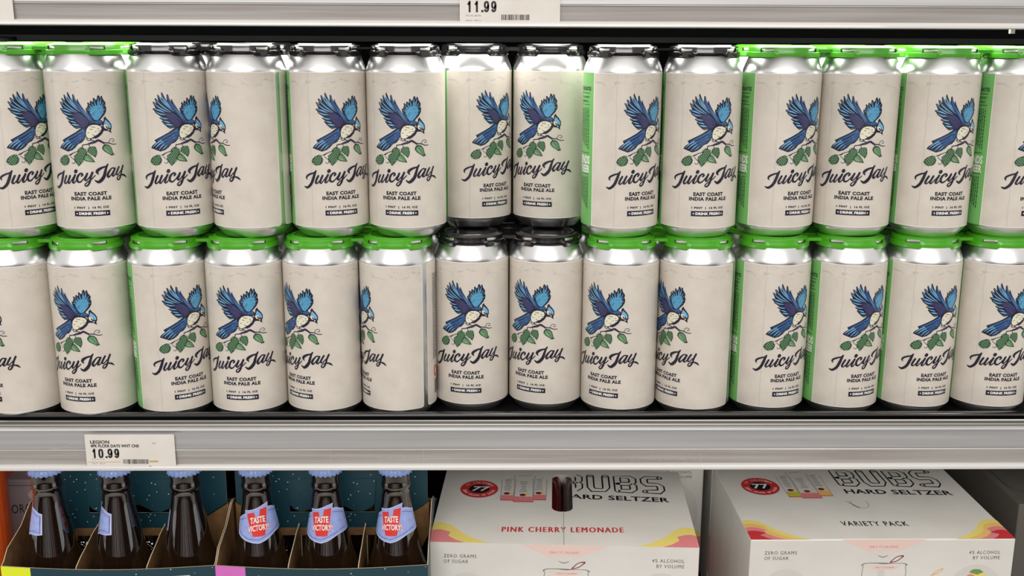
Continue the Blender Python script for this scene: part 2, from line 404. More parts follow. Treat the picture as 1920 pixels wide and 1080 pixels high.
# artwork of the can label, mm from the label centre line and its foot
ART = [
('P','navy',1,[(-11.04,111.34),(-9.69,108.35),(-8.56,105.71),(-7.42,103.95),(-7.51,108.57),(-6.79,109.48),(-6.04,108.25),(-5.45,105.77),(-4.13,102.58),(-4.22,104.9),(-3.57,105.51),(-2.98,103.67),(-1.81,101.19),(-0.41,98.0),(1.54,95.51),(4.37,92.66),(6.12,90.15),(7.88,87.8),(11.92,89.0),(14.49,87.15),(14.07,84.28),(6.75,85.12),(2.75,83.69),(0.91,82.06),(-2.77,82.37),(-6.59,81.57),(-8.52,82.96),(-10.5,84.88),(-12.12,86.8),(-12.82,87.67),(-11.45,88.16),(-13.12,89.28),(-14.4,90.31),(-13.63,90.96),(-12.01,90.65),(-15.0,92.81),(-17.04,94.16),(-17.7,95.76),(-19.38,97.48),(-18.61,98.05),(-16.68,97.95),(-17.56,100.07),(-18.71,102.36),(-18.83,103.25),(-17.85,103.21),(-15.87,101.75),(-17.15,105.64),(-16.52,106.2),(-15.52,105.69),(-14.01,103.78),(-14.76,108.39),(-14.08,109.05),(-13.16,107.9),(-11.53,105.63),(-11.71,109.55)]),
('P','navy',0,[(12.44,108.36),(13.16,107.5),(13.69,105.78),(14.28,107.62),(15.22,107.61),(15.75,105.21),(16.68,103.77),(17.73,102.13),(17.3,99.64),(18.02,98.01),(17.7,95.33),(16.1,92.5),(14.17,90.39),(12.09,88.28),(8.6,87.26),(6.1,89.07),(4.0,92.3),(2.09,95.87),(1.88,98.37),(3.03,98.02),(3.25,99.87),(3.86,99.8),(3.48,102.47),(4.38,102.65),(5.43,101.23),(5.65,103.72),(6.56,103.89),(7.79,102.64),(8.03,106.02),(8.94,106.19),(10.17,104.4),(10.91,105.11),(11.51,107.59)]),
('P','blue',1,[(6.97,87.27),(12.27,88.28),(13.92,86.8),(13.33,85.02),(8.57,85.75),(6.04,85.91)]),
('P','navy',1,[(16.46,91.13),(17.4,89.41),(19.54,87.0),(21.12,84.41),(21.24,81.51),(20.31,79.74),(20.67,77.26),(17.82,79.29),(14.37,79.58),(12.82,77.09),(10.2,74.8),(7.62,73.39),(6.55,74.3),(11.74,78.56),(13.66,82.49),(13.52,85.37),(14.8,87.14),(15.11,89.83)]),
('P','lblue',2,[(16.34,88.54),(19.2,85.75),(20.37,83.72),(20.34,81.73),(19.44,81.4),(18.09,83.62),(15.6,85.14),(15.15,85.69)]),
('P','cream',2,[(15.02,84.98),(17.51,84.0),(18.34,82.17),(17.26,80.94),(15.35,81.54),(14.5,83.37)]),
('P','navy',3,[(15.95,83.51),(17.1,83.11),(18.05,81.45),(17.07,81.31),(16.32,82.42)]),
('P','cream',3,[(17.84,80.74),(19.11,80.51),(18.81,79.62),(17.83,80.02)]),
('P','navy',0,[(0.92,82.6),(3.13,84.41),(7.48,85.29),(12.21,84.5),(13.74,82.49),(13.42,79.25),(10.59,76.42),(7.64,74.48),(5.09,73.41),(1.46,73.41),(-0.14,75.74),(-0.07,78.99)]),
('P','cream',2,[(3.11,83.51),(5.66,84.58),(8.91,84.56),(12.01,83.43),(12.83,81.61),(11.93,79.1),(9.14,76.8),(6.57,75.39),(4.74,74.31),(2.38,73.77),(0.85,75.39),(0.64,77.91),(1.32,81.16)]),
('S','navy',3,[(4.55,83.15,0.34),(7.79,82.59,0.49)]),
('S','navy',3,[(3.79,81.17,0.34),(5.41,81.06,0.49)]),
('S','navy',3,[(9.59,81.49,0.34),(10.69,81.65,0.49)]),
('S','navy',3,[(9.92,79.86,0.34),(12.5,79.63,0.49)]),
('S','navy',3,[(1.92,78.28,0.34),(3.01,78.47,0.49)]),
('S','navy',3,[(5.16,77.02,0.34),(7.66,75.56,0.49),(8.76,75.73,0.19)]),
('S','navy',3,[(7.72,78.99,0.34),(8.46,79.34,0.49)]),
('S','navy',3,[(10.26,78.23,0.34),(11.73,78.02,0.49)]),
('P','navy',0,[(-2.39,82.56),(0.98,82.31),(1.03,79.0),(0.23,75.74),(-0.74,73.2),(-3.02,70.63),(-6.1,69.29),(-8.52,66.49),(-11.45,64.37),(-15.2,63.15),(-22.97,65.98),(-21.48,68.17),(-18.28,70.56),(-19.58,72.42),(-12.4,76.21),(-7.43,78.92)]),
('S','blue',2,[(-0.94,81.14,1.44),(-5.9,77.8,1.44),(-12.46,74.14,1.44),(-17.02,72.09,0.51)]),
('S','mblue',2,[(-0.06,79.35,1.52),(-5.96,75.27,1.52),(-11.67,71.99,1.52),(-15.68,69.8,0.53)]),
('S','blue',2,[(-0.22,77.18,1.52),(-6.01,73.1,1.52),(-10.89,69.67,1.52),(-14.86,66.93,0.53)]),
('S','mblue',2,[(-1.08,74.65,1.29),(-6.06,70.92,1.29),(-10.54,67.32,1.29),(-12.91,65.39,0.45)]),
('S','lblue',2,[(-13.81,72.26,0.91),(-17.56,70.06,0.91),(-20.99,66.74,0.32)]),
('S','lblue',2,[(-12.54,71.05,0.84),(-16.18,68.68,0.84),(-18.93,65.96,0.29)]),
('S','lblue',2,[(-11.73,69.63,0.84),(-13.95,67.34,0.84),(-16.31,64.66,0.29)]),
('S','lblue',2,[(-10.1,68.25,0.61),(-11.82,66.35,0.61),(-13.8,64.8,0.21)]),
('S','lblue',2,[(-3.64,76.77,0.3),(-8.34,74.11,0.11)]),
('S','lblue',2,[(-2.94,74.62,0.3),(-6.8,72.35,0.11)]),
('S','lblue',2,[(-0.97,80.06,0.34),(-4.37,78.02,0.12)]),
('S','navy',3,[(0.52,80.8,0.23),(-4.4,76.75,0.23),(-11.22,73.1,0.23)]),
('S','navy',3,[(0.65,78.27,0.23),(-4.45,74.22,0.23),(-12.6,68.86,0.23)]),
('S','navy',3,[(-0.14,75.38,0.23),(-4.5,72.05,0.23),(-10.96,66.94,0.23)]),
('S','lblue',2,[(-11.59,109.37,0.22),(-10.06,104.96,0.72),(-6.91,100.75,0.72),(-2.1,96.55,0.25)]),
('S','lblue',2,[(-13.75,108.24,0.21),(-10.84,103.51,0.68),(-6.95,99.32,0.68),(-2.49,95.47,0.24)]),
('S','lblue',2,[(-16.46,105.13,0.21),(-13.0,101.31,0.68),(-8.95,97.85,0.68),(-4.75,95.08,0.24)]),
('S','lblue',2,[(-18.07,102.38,0.21),(-13.94,98.77,0.68),(-9.79,96.39,0.68),(-5.9,94.7,0.24)]),
('S','lblue',2,[(-17.75,97.37,0.31),(-14.0,96.44,1.03),(-9.83,94.78,0.36)]),
('S','lblue',2,[(-16.68,95.08,0.25),(-12.79,93.43,0.84),(-8.67,93.02,0.29)]),
('S','lblue',2,[(-13.64,90.6,0.25),(-10.37,89.85,0.84),(-7.57,89.57,0.29)]),
('S','lblue',2,[(-11.25,87.73,0.27),(-8.42,87.17,0.91),(-6.28,86.44,0.32)]),
('S','lblue',2,[(-9.59,85.34,0.39),(-6.9,84.81,1.29),(-4.22,84.51,0.45)]),
('S','lblue',2,[(-7.35,82.52,0.14),(-3.88,83.07,0.16)]),
('S','lblue',2,[(-9.35,106.04,0.16),(-6.89,101.82,0.53),(-3.91,98.67,0.19)]),
('S','mblue',2,[(-8.75,106.06,0.32),(-6.12,101.48,1.06),(-2.46,96.9,1.06),(1.83,91.94,1.06),(4.97,86.56,0.53)]),
('S','mblue',2,[(-6.66,108.23,0.34),(-5.32,103.28,1.14),(-2.41,99.04,1.14),(1.16,94.79,1.14),(4.67,89.79,1.14),(6.77,86.19,0.57)]),
('S','mblue',2,[(-3.6,104.55,0.25),(-1.65,100.12,0.84),(1.17,95.51,0.84),(5.06,91.22,0.84),(7.51,87.27,0.42)]),
('S','mblue',2,[(-7.82,95.37,0.16),(-3.28,93.31,0.53),(1.06,89.78,0.53),(3.17,86.56,0.27)]),
('S','mblue',2,[(-5.74,84.65,0.09),(-2.01,83.29,0.3),(0.94,83.68,0.15)]),
('P','purple',2,[(-9.05,93.9),(-5.53,93.99),(-0.73,91.56),(2.48,88.36),(2.78,85.13),(-0.54,82.95),(-2.74,83.99),(-5.68,87.53),(-8.32,91.06)]),
('S','blue',3,[(-7.11,92.52,0.27),(-3.34,90.45,0.27),(0.27,86.91,0.27)]),
('S','blue',3,[(-5.64,89.33,0.27),(-2.29,87.24,0.27),(0.23,84.75,0.27)]),
('S','blue',3,[(-4.05,92.59,0.27),(-0.4,89.77,0.27)]),
('S','navy',3,[(-5.28,105.06,0.27),(-2.39,100.11,0.27),(1.88,94.8,0.27),(6.79,87.27,0.27)]),
('S','navy',3,[(-7.63,103.59,0.27),(-3.92,98.31,0.27),(1.84,92.65,0.27),(5.35,87.64,0.27)]),
('S','navy',3,[(-2.38,100.47,0.27),(3.29,93.01,0.27),(8.23,86.9,0.27)]),
('S','navy',3,[(10.41,86.51,0.27),(13.71,85.37,0.27)]),
('S','lblue',3,[(-2.43,98.33,0.11),(1.14,93.72,0.3),(4.29,88.72,0.11)]),
('S','lblue',3,[(-0.25,96.93,0.11),(3.28,92.3,0.27),(6.08,87.99,0.11)]),
('P','cyan',1,[(4.77,94.62),(6.98,97.65),(10.64,100.12),(13.96,100.07),(15.62,97.53),(15.18,93.96),(12.68,90.6),(10.44,88.31),(8.08,88.52),(6.5,90.86)]),
('S','cyan',2,[(3.01,96.95,0.3),(6.76,95.51,1.06),(10.54,94.05,0.38)]),
('S','cyan',2,[(4.05,98.38,0.3),(7.28,96.22,1.06),(10.54,94.05,0.38)]),
('S','cyan',2,[(4.88,100.69,0.3),(7.7,97.38,1.06),(10.54,94.05,0.38)]),
('S','cyan',2,[(6.52,102.11,0.3),(8.52,98.09,1.06),(10.54,94.05,0.38)]),
('S','cyan',2,[(8.83,104.41,0.3),(9.68,99.24,1.06),(10.54,94.05,0.38)]),
('S','cyan',2,[(12.14,106.16,0.3),(11.34,100.11,1.06),(10.54,94.05,0.38)]),
('S','cyan',2,[(14.51,105.95,0.3),(12.51,100.01,1.06),(10.54,94.05,0.38)]),
('S','cyan',2,[(15.97,102.53,0.3),(13.22,98.3,1.06),(10.54,94.05,0.38)]),
('S','cyan',2,[(16.81,100.37,0.3),(13.63,97.22,1.06),(10.54,94.05,0.38)]),
('S','cyan',2,[(16.87,96.79,0.3),(13.66,95.43,1.06),(10.54,94.05,0.38)]),
('S','cyan',2,[(15.37,93.96,0.3),(12.93,94.01,1.06),(10.54,94.05,0.38)]),
('S','navy',3,[(5.59,100.34,0.23),(8.07,98.0,0.23)]),
('S','navy',3,[(9.42,102.99,0.23),(11.0,99.76,0.23)]),
('S','navy',3,[(12.57,105.44,0.23),(12.67,100.81,0.23)]),
('S','navy',3,[(14.79,104.69,0.23),(13.97,100.43,0.23)]),
('S','navy',3,[(16.23,100.02,0.23),(14.29,97.56,0.23)]),
('S','navy',3,[(5.81,93.01,0.23),(8.35,93.71,0.23)]),
('S','navy',3,[(7.28,94.08,0.23),(9.1,95.14,0.23)]),
('S','navy',3,[(10.97,97.62,0.23),(13.18,97.94,0.23)]),
('S','navy',3,[(6.88,91.93,0.23),(7.97,92.64,0.23)]),
('S','navy',3,[(12.74,94.01,0.23),(13.88,95.06,0.23)]),
('S','navy',3,[(10.11,90.29,0.23),(10.48,90.82,0.23)]),
('S','lblue',3,[(5.21,99.09,0.3),(7.69,96.94,0.3)]),
('S','lblue',3,[(12.01,105.09,0.3),(12.31,101.17,0.3)]),
('S','lblue',3,[(14.05,105.06,0.3),(13.79,101.14,0.3)]),
('S','lblue',3,[(7.04,100.86,0.3),(9.52,98.35,0.3)]),
('S','navy',1,[(0.38,73.94,0.61),(1.62,72.32,0.61),(3.62,72.33,0.61),(5.09,73.59,0.61),(7.64,74.48,0.61)]),
('S','navy',1,[(2.93,73.95,0.68),(4.7,72.15,0.68),(6.51,71.77,0.68)]),
('S','cream',2,[(4.73,73.77,0.46),(5.8,72.86,0.46)]),
('S','branch',1,[(-14.6,60.37,0.61),(-12.82,60.84,1.14),(-11.09,62.01,0.68),(-7.01,63.63,0.61),(-3.11,66.64,0.76),(-2.69,68.47,0.84),(0.65,69.06,0.91),(3.58,69.98,1.67),(6.49,70.69,1.75),(9.42,72.1,1.82),(11.6,70.97,1.67),(14.2,69.81,0.99),(17.66,69.5,0.84),(20.85,68.27,0.76),(24.04,68.28,0.61)]),
('S','navy',1,[(11.6,70.61,0.53),(14.17,68.36,0.53),(16.8,64.99,0.53)]),
('S','branch',1,[(17.66,69.87,0.46),(18.69,72.01,0.46),(20.52,72.76,0.46),(22.08,72.03,0.46),(22.15,70.75,0.46),(21.01,70.34,0.46),(20.41,70.95,0.46)]),
('S','branch',1,[(-13.52,59.34,0.49),(-11.63,57.61,0.49),(-10.0,55.85,0.49),(-10.47,53.82,0.49),(-11.94,53.75,0.49),(-12.56,54.45,0.49)]),
('S','navy',1,[(2.1,68.88,0.53),(2.79,67.07,0.53)]),
('P','dgreen',2,[(-17.38,60.76),(-15.74,60.31),(-15.1,58.52),(-14.34,56.73),(-15.14,54.11),(-16.68,52.47),(-19.94,51.65),(-22.92,52.74),(-24.32,54.91),(-23.44,57.19),(-21.27,59.13),(-19.29,60.01)]),
('P','lgreen',4,[(-23.52,59.69),(-22.98,59.81),(-23.06,59.36)]),
('P','lgreen',4,[(-21.24,59.87),(-20.75,59.98),(-20.82,59.53)]),
('P','green',3,[(-17.64,60.23),(-16.9,60.57),(-16.2,60.32),(-16.41,59.68),(-16.94,59.36),(-17.46,59.62)]),
('P','lgreen',4,[(-17.16,60.15),(-16.72,60.25),(-16.78,59.8)]),
('P','lgreen',4,[(-15.28,60.26),(-14.87,60.36),(-14.93,59.92)]),
('P','lgreen',4,[(-22.4,58.53),(-21.89,58.64),(-21.96,58.19)]),
('P','green',3,[(-20.74,58.76),(-19.94,59.12),(-19.17,58.88),(-19.4,58.24),(-19.98,57.9),(-20.55,58.15)]),
('P','lgreen',4,[(-20.21,58.69),(-19.74,58.8),(-19.81,58.35)]),
('P','green',3,[(-18.67,58.91),(-17.91,59.26),(-17.19,59.01),(-17.4,58.37),(-17.95,58.04),(-18.49,58.3)]),
('P','green',3,[(-16.71,59.04),(-16.0,59.38),(-15.31,59.13),(-15.52,58.49),(-16.04,58.17),(-16.54,58.43)]),
('P','lgreen',4,[(-16.25,58.96),(-15.82,59.06),(-15.88,58.62)]),
('P','green',3,[(-21.88,57.43),(-21.04,57.79),(-20.25,57.55),(-20.49,56.91),(-21.09,56.57),(-21.68,56.82)]),
('P','lgreen',4,[(-21.33,57.36),(-20.84,57.47),(-20.91,57.02)]),
('P','green',3,[(-19.73,57.59),(-18.95,57.94),(-18.21,57.7),(-18.43,57.06),(-18.99,56.72),(-19.54,56.98)]),
('P','lgreen',4,[(-19.22,57.52),(-18.76,57.62),(-18.82,57.18)]),
('P','green',3,[(-17.72,57.73),(-16.98,58.07),(-16.28,57.82),(-16.49,57.19),(-17.02,56.86),(-17.54,57.12)]),
('P','lgreen',4,[(-15.35,57.77),(-14.94,57.87),(-15.0,57.42)]),
('P','green',3,[(-23.07,56.08),(-22.2,56.45),(-21.37,56.22),(-21.62,55.57),(-22.25,55.23),(-22.87,55.47)]),
('P','green',3,[(-20.83,56.26),(-20.02,56.61),(-19.26,56.37),(-19.48,55.73),(-20.07,55.4),(-20.64,55.65)]),
('P','lgreen',4,[(-20.3,56.19),(-19.83,56.3),(-19.89,55.85)]),
('P','green',3,[(-18.75,56.41),(-17.99,56.76),(-17.27,56.51),(-17.48,55.87),(-18.03,55.54),(-18.57,55.8)]),
('P','lgreen',4,[(-18.25,56.33),(-17.81,56.44),(-17.87,55.99)]),
('P','green',3,[(-16.79,56.54),(-16.07,56.88),(-15.39,56.63),(-15.59,55.99),(-16.11,55.67),(-16.62,55.93)]),
('P','lgreen',4,[(-23.72,54.66),(-23.18,54.78),(-23.26,54.33)]),
('P','green',3,[(-21.98,54.92),(-21.14,55.28),(-20.34,55.04),(-20.58,54.4),(-21.18,54.06),(-21.78,54.31)]),
('P','green',3,[(-19.82,55.08),(-19.03,55.43),(-18.29,55.19),(-18.51,54.55),(-19.08,54.22),(-19.63,54.47)]),
('P','lgreen',4,[(-19.3,55.01),(-18.84,55.12),(-18.91,54.67)]),
('P','green',3,[(-17.8,55.23),(-17.06,55.57),(-16.36,55.32),(-16.56,54.69),(-17.1,54.36),(-17.62,54.61)]),
('P','lgreen',4,[(-17.31,55.15),(-16.88,55.25),(-16.94,54.81)]),
('P','green',3,[(-23.17,53.57),(-22.3,53.93),(-21.47,53.71),(-21.71,53.06),(-22.34,52.71),(-22.96,52.96)]),
('P','lgreen',4,[(-22.6,53.5),(-22.08,53.62),(-22.16,53.17)]),
('P','green',3,[(-20.92,53.75),(-20.11,54.1),(-19.34,53.87),(-19.57,53.22),(-20.15,52.89),(-20.73,53.14)]),
('P','green',3,[(-18.83,53.9),(-18.07,54.25),(-17.35,54.01),(-17.56,53.37),(-18.11,53.04),(-18.65,53.29)]),
('P','lgreen',4,[(-18.33,53.83),(-17.89,53.93),(-17.95,53.49)]),
('P','lgreen',4,[(-16.4,53.96),(-15.97,54.06),(-16.03,53.62)]),
('P','lgreen',4,[(-23.83,52.15),(-23.28,52.27),(-23.36,51.82)]),
('P','lgreen',4,[(-21.52,52.34),(-21.02,52.45),(-21.09,52.0)]),
('P','green',3,[(-19.9,52.57),(-19.12,52.93),(-18.37,52.69),(-18.59,52.05),(-19.16,51.71),(-19.72,51.96)]),
('P','lgreen',4,[(-17.39,52.65),(-16.96,52.75),(-17.02,52.3)]),
('P','lgreen',4,[(-15.5,52.77),(-15.09,52.87),(-15.15,52.43)]),
('P','dgreen',2,[(-4.61,66.97),(-2.37,66.3),(-0.17,65.24),(0.33,62.34),(-1.39,59.4),(-2.97,55.73),(-4.91,53.48),(-7.3,51.28),(-9.04,53.7),(-10.47,56.93),(-10.4,59.86),(-7.24,62.17),(-6.78,65.09)]),
('P','lgreen',4,[(-9.83,66.18),(-9.46,66.27),(-9.51,65.83)]),
('P','lgreen',4,[(-6.63,66.3),(-6.28,66.38),(-6.33,65.94)]),
('P','green',3,[(-5.47,66.44),(-4.89,66.75),(-4.32,66.47),(-4.49,65.85),(-4.91,65.55),(-5.33,65.83)]),
('P','lgreen',4,[(-5.09,66.34),(-4.74,66.42),(-4.79,65.99)]),
('P','lgreen',4,[(-2.07,66.41),(-1.73,66.49),(-1.78,66.05)]),
('P','lgreen',4,[(-0.58,66.43),(-0.25,66.51),(-0.3,66.07)]),
('P','lgreen',4,[(-9.04,64.98),(-8.68,65.07),(-8.73,64.63)]),
('P','green',3,[(-6.27,65.18),(-5.68,65.49),(-5.11,65.22),(-5.28,64.59),(-5.71,64.29),(-6.13,64.57)]),
('P','lgreen',4,[(-5.88,65.09),(-5.53,65.17),(-5.58,64.73)]),
('P','green',3,[(-4.73,65.23),(-4.15,65.53),(-3.59,65.25),(-3.75,64.63),(-4.18,64.33),(-4.59,64.61)]),
('P','lgreen',4,[(-4.35,65.13),(-4.01,65.21),(-4.05,64.77)]),
('P','green',3,[(-3.21,65.26),(-2.64,65.56),(-2.09,65.28),(-2.25,64.66),(-2.67,64.36),(-3.08,64.65)]),
('P','green',3,[(-1.72,65.29),(-1.15,65.59),(-0.61,65.31),(-0.77,64.69),(-1.18,64.39),(-1.58,64.67)]),
('P','lgreen',4,[(-1.35,65.19),(-1.01,65.26),(-1.06,64.83)]),
('P','lgreen',4,[(-9.89,63.71),(-9.52,63.8),(-9.57,63.36)]),
('P','lgreen',4,[(-8.27,63.77),(-7.91,63.86),(-7.96,63.42)]),
('P','green',3,[(-5.52,63.97),(-4.94,64.28),(-4.37,64.0),(-4.54,63.38),(-4.97,63.08),(-5.38,63.35)]),
('P','lgreen',4,[(-5.14,63.87),(-4.79,63.95),(-4.84,63.51)]),
('P','green',3,[(-3.99,64.01),(-3.42,64.31),(-2.86,64.03),(-3.03,63.41),(-3.45,63.11),(-3.86,63.39)]),
('P','lgreen',4,[(-3.62,63.91),(-3.28,63.99),(-3.32,63.55)]),
('P','green',3,[(-2.49,64.04),(-1.92,64.34),(-1.37,64.06),(-1.53,63.44),(-1.95,63.14),(-2.35,63.43)]),
('P','green',3,[(-1.0,64.07),(-0.44,64.36),(0.11,64.08),(-0.05,63.46),(-0.47,63.16),(-0.87,63.45)]),
('P','lgreen',4,[(-0.63,63.96),(-0.3,64.04),(-0.35,63.6)]),
('P','lgreen',4,[(-9.1,62.5),(-8.74,62.59),(-8.79,62.15)]),
('P','lgreen',4,[(-7.5,62.56),(-7.15,62.64),(-7.2,62.21)]),
('P','green',3,[(-6.33,62.71),(-5.74,63.02),(-5.17,62.74),(-5.33,62.12),(-5.77,61.81),(-6.18,62.09)]),
('P','green',3,[(-4.78,62.75),(-4.21,63.06),(-3.64,62.78),(-3.81,62.16),(-4.23,61.86),(-4.64,62.14)]),
('P','lgreen',4,[(-4.4,62.65),(-4.06,62.73),(-4.11,62.3)]),
('P','green',3,[(-3.27,62.79),(-2.7,63.09),(-2.14,62.81),(-2.3,62.19),(-2.72,61.89),(-3.13,62.17)]),
('P','lgreen',4,[(-2.89,62.69),(-2.55,62.77),(-2.6,62.33)]),
('P','green',3,[(-1.77,62.82),(-1.21,63.12),(-0.66,62.83),(-0.82,62.21),(-1.23,61.92),(-1.63,62.2)]),
('P','lgreen',4,[(-8.33,61.29),(-7.97,61.38),(-8.02,60.94)]),
('P','green',3,[(-7.14,61.44),(-6.54,61.75),(-5.97,61.48),(-6.14,60.86),(-6.57,60.55),(-6.99,60.83)]),
('P','lgreen',4,[(-6.75,61.35),(-6.39,61.43),(-6.44,60.99)]),
('P','green',3,[(-5.58,61.49),(-5.0,61.8),(-4.43,61.52),(-4.6,60.9),(-5.02,60.6),(-5.44,60.88)]),
('P','green',3,[(-4.05,61.53),(-3.47,61.84),(-2.92,61.56),(-3.08,60.94),(-3.5,60.64),(-3.91,60.92)]),
('P','lgreen',4,[(-3.67,61.43),(-3.33,61.51),(-3.38,61.08)]),
('P','green',3,[(-2.54,61.57),(-1.97,61.87),(-1.42,61.59),(-1.58,60.97),(-2.0,60.67),(-2.4,60.95)]),
('P','lgreen',4,[(-2.17,61.46),(-1.83,61.54),(-1.88,61.11)]),
('P','green',3,[(-9.57,60.11),(-8.95,60.43),(-8.36,60.16),(-8.53,59.53),(-8.98,59.22),(-9.42,59.5)]),
('P','green',3,[(-7.96,60.17),(-7.36,60.49),(-6.77,60.22),(-6.95,59.59),(-7.39,59.28),(-7.81,59.56)]),
('P','lgreen',4,[(-7.56,60.08),(-7.21,60.17),(-7.26,59.73)]),
('P','green',3,[(-6.38,60.23),(-5.79,60.54),(-5.22,60.26),(-5.39,59.64),(-5.82,59.34),(-6.24,59.61)]),
('P','lgreen',4,[(-6.0,60.13),(-5.65,60.22),(-5.7,59.78)]),
('P','green',3,[(-4.84,60.28),(-4.26,60.58),(-3.7,60.3),(-3.86,59.68),(-4.29,59.38),(-4.7,59.66)]),
('P','green',3,[(-3.32,60.31),(-2.75,60.62),(-2.19,60.34),(-2.36,59.71),(-2.77,59.41),(-3.18,59.7)]),
('P','lgreen',4,[(-2.95,60.21),(-2.61,60.29),(-2.65,59.85)]),
('P','lgreen',4,[(-1.45,60.24),(-1.12,60.32),(-1.16,59.88)]),
('P','green',3,[(-10.42,58.83),(-9.8,59.15),(-9.19,58.89),(-9.37,58.26),(-9.83,57.95),(-10.27,58.22)]),
('P','lgreen',4,[(-10.01,58.74),(-9.64,58.83),(-9.69,58.39)]),
('P','green',3,[(-8.79,58.9),(-8.18,59.22),(-7.59,58.95),(-7.76,58.32),(-8.21,58.01),(-8.64,58.29)]),
('P','green',3,[(-7.2,58.96),(-6.6,59.27),(-6.02,59.0),(-6.19,58.38),(-6.63,58.07),(-7.05,58.35)]),
('P','lgreen',4,[(-6.81,58.87),(-6.45,58.95),(-6.5,58.51)]),
('P','green',3,[(-5.64,59.01),(-5.05,59.32),(-4.48,59.05),(-4.65,58.42),(-5.08,58.12),(-5.5,58.4)]),
('P','lgreen',4,[(-5.25,58.91),(-4.91,59.0),(-4.95,58.56)]),
('P','green',3,[(-4.1,59.06),(-3.53,59.36),(-2.97,59.08),(-3.13,58.46),(-3.55,58.16),(-3.96,58.44)]),
('P','lgreen',4,[(-2.22,58.99),(-1.88,59.07),(-1.93,58.63)]),
('P','lgreen',4,[(-0.73,59.01),(-0.4,59.09),(-0.45,58.65)]),
('P','green',3,[(-9.63,57.63),(-9.01,57.94),(-8.42,57.68),(-8.59,57.05),(-9.04,56.74),(-9.48,57.01)]),
('P','lgreen',4,[(-9.23,57.53),(-8.86,57.62),(-8.91,57.18)]),
('P','green',3,[(-8.02,57.69),(-7.42,58.01),(-6.83,57.73),(-7.0,57.11),(-7.44,56.8),(-7.87,57.08)]),
('P','green',3,[(-6.44,57.75),(-5.85,58.06),(-5.28,57.78),(-5.45,57.16),(-5.88,56.85),(-6.3,57.13)]),
('P','lgreen',4,[(-6.05,57.65),(-5.7,57.73),(-5.75,57.29)]),
('P','green',3,[(-4.89,57.79),(-4.31,58.1),(-3.75,57.82),(-3.92,57.2),(-4.34,56.9),(-4.75,57.18)]),
('P','lgreen',4,[(-4.51,57.7),(-4.17,57.78),(-4.22,57.34)]),
('P','green',3,[(-3.37,57.83),(-2.8,58.14),(-2.25,57.86),(-2.41,57.23),(-2.83,56.93),(-3.24,57.22)]),
('P','lgreen',4,[(-1.5,57.76),(-1.17,57.84),(-1.21,57.4)]),
('P','lgreen',4,[(-10.08,56.25),(-9.7,56.34),(-9.76,55.9)]),
('P','green',3,[(-8.85,56.42),(-8.24,56.73),(-7.65,56.46),(-7.82,55.84),(-8.27,55.53),(-8.7,55.8)]),
('P','lgreen',4,[(-8.45,56.32),(-8.09,56.41),(-8.14,55.97)]),
('P','green',3,[(-7.25,56.48),(-6.66,56.79),(-6.08,56.52),(-6.25,55.89),(-6.69,55.58),(-7.11,55.86)]),
('P','green',3,[(-5.69,56.53),(-5.11,56.84),(-4.54,56.56),(-4.71,55.94),(-5.13,55.63),(-5.55,55.91)]),
('P','lgreen',4,[(-5.31,56.43),(-4.96,56.52),(-5.01,56.08)]),
('P','green',3,[(-4.16,56.57),(-3.58,56.88),(-3.02,56.6),(-3.19,55.98),(-3.61,55.67),(-4.02,55.96)]),
('P','lgreen',4,[(-3.78,56.47),(-3.44,56.55),(-3.49,56.12)]),
('P','lgreen',4,[(-0.79,56.53),(-0.45,56.61),(-0.5,56.17)]),
('P','lgreen',4,[(-9.29,55.04),(-8.92,55.13),(-8.97,54.69)]),
('P','green',3,[(-8.08,55.2),(-7.47,55.52),(-6.89,55.25),(-7.06,54.62),(-7.5,54.31),(-7.93,54.59)]),
('P','lgreen',4,[(-7.68,55.11),(-7.32,55.2),(-7.37,54.76)]),
('P','green',3,[(-6.5,55.26),(-5.91,55.57),(-5.33,55.3),(-5.5,54.67),(-5.93,54.37),(-6.36,54.65)]),
('P','green',3,[(-4.95,55.31),(-4.37,55.62),(-3.8,55.34),(-3.97,54.72),(-4.4,54.41),(-4.81,54.69)]),
('P','lgreen',4,[(-4.57,55.21),(-4.22,55.29),(-4.27,54.85)]),
('P','lgreen',4,[(-3.05,55.25),(-2.71,55.33),(-2.76,54.89)]),
('P','green',3,[(-8.91,53.93),(-8.3,54.24),(-7.71,53.97),(-7.88,53.35),(-8.33,53.04),(-8.76,53.31)]),
('P','lgreen',4,[(-8.51,53.83),(-8.15,53.92),(-8.2,53.48)]),
('P','green',3,[(-7.31,53.99),(-6.72,54.3),(-6.14,54.03),(-6.31,53.4),(-6.74,53.1),(-7.17,53.37)]),
('P','lgreen',4,[(-6.92,53.89),(-6.57,53.98),(-6.62,53.54)]),
('P','lgreen',4,[(-3.83,53.99),(-3.49,54.07),(-3.54,53.63)]),
('P','lgreen',4,[(-2.33,54.02),(-1.99,54.1),(-2.03,53.66)]),
('P','green',3,[(-8.14,52.71),(-7.53,53.03),(-6.95,52.76),(-7.12,52.13),(-7.56,51.82),(-7.99,52.1)]),
('P','lgreen',4,[(-7.74,52.62),(-7.38,52.71),(-7.43,52.27)]),
('P','lgreen',4,[(-6.17,52.68),(-5.82,52.76),(-5.86,52.32)]),
('P','lgreen',4,[(-3.1,52.76),(-2.76,52.84),(-2.81,52.4)]),
('P','lgreen',4,[(-1.61,52.79),(-1.27,52.87),(-1.32,52.43)]),
('P','dgreen',2,[(5.34,67.51),(6.96,66.98),(7.75,64.51),(7.85,61.6),(6.26,58.15),(4.47,59.8),(2.32,61.26),(0.45,62.88),(0.88,65.98),(2.8,67.15)]),
('P','lgreen',4,[(2.35,66.89),(2.68,66.97),(2.64,66.53)]),
('P','green',3,[(3.45,67.0),(4.0,67.29),(4.53,67.0),(4.38,66.38),(3.97,66.1),(3.58,66.39)]),
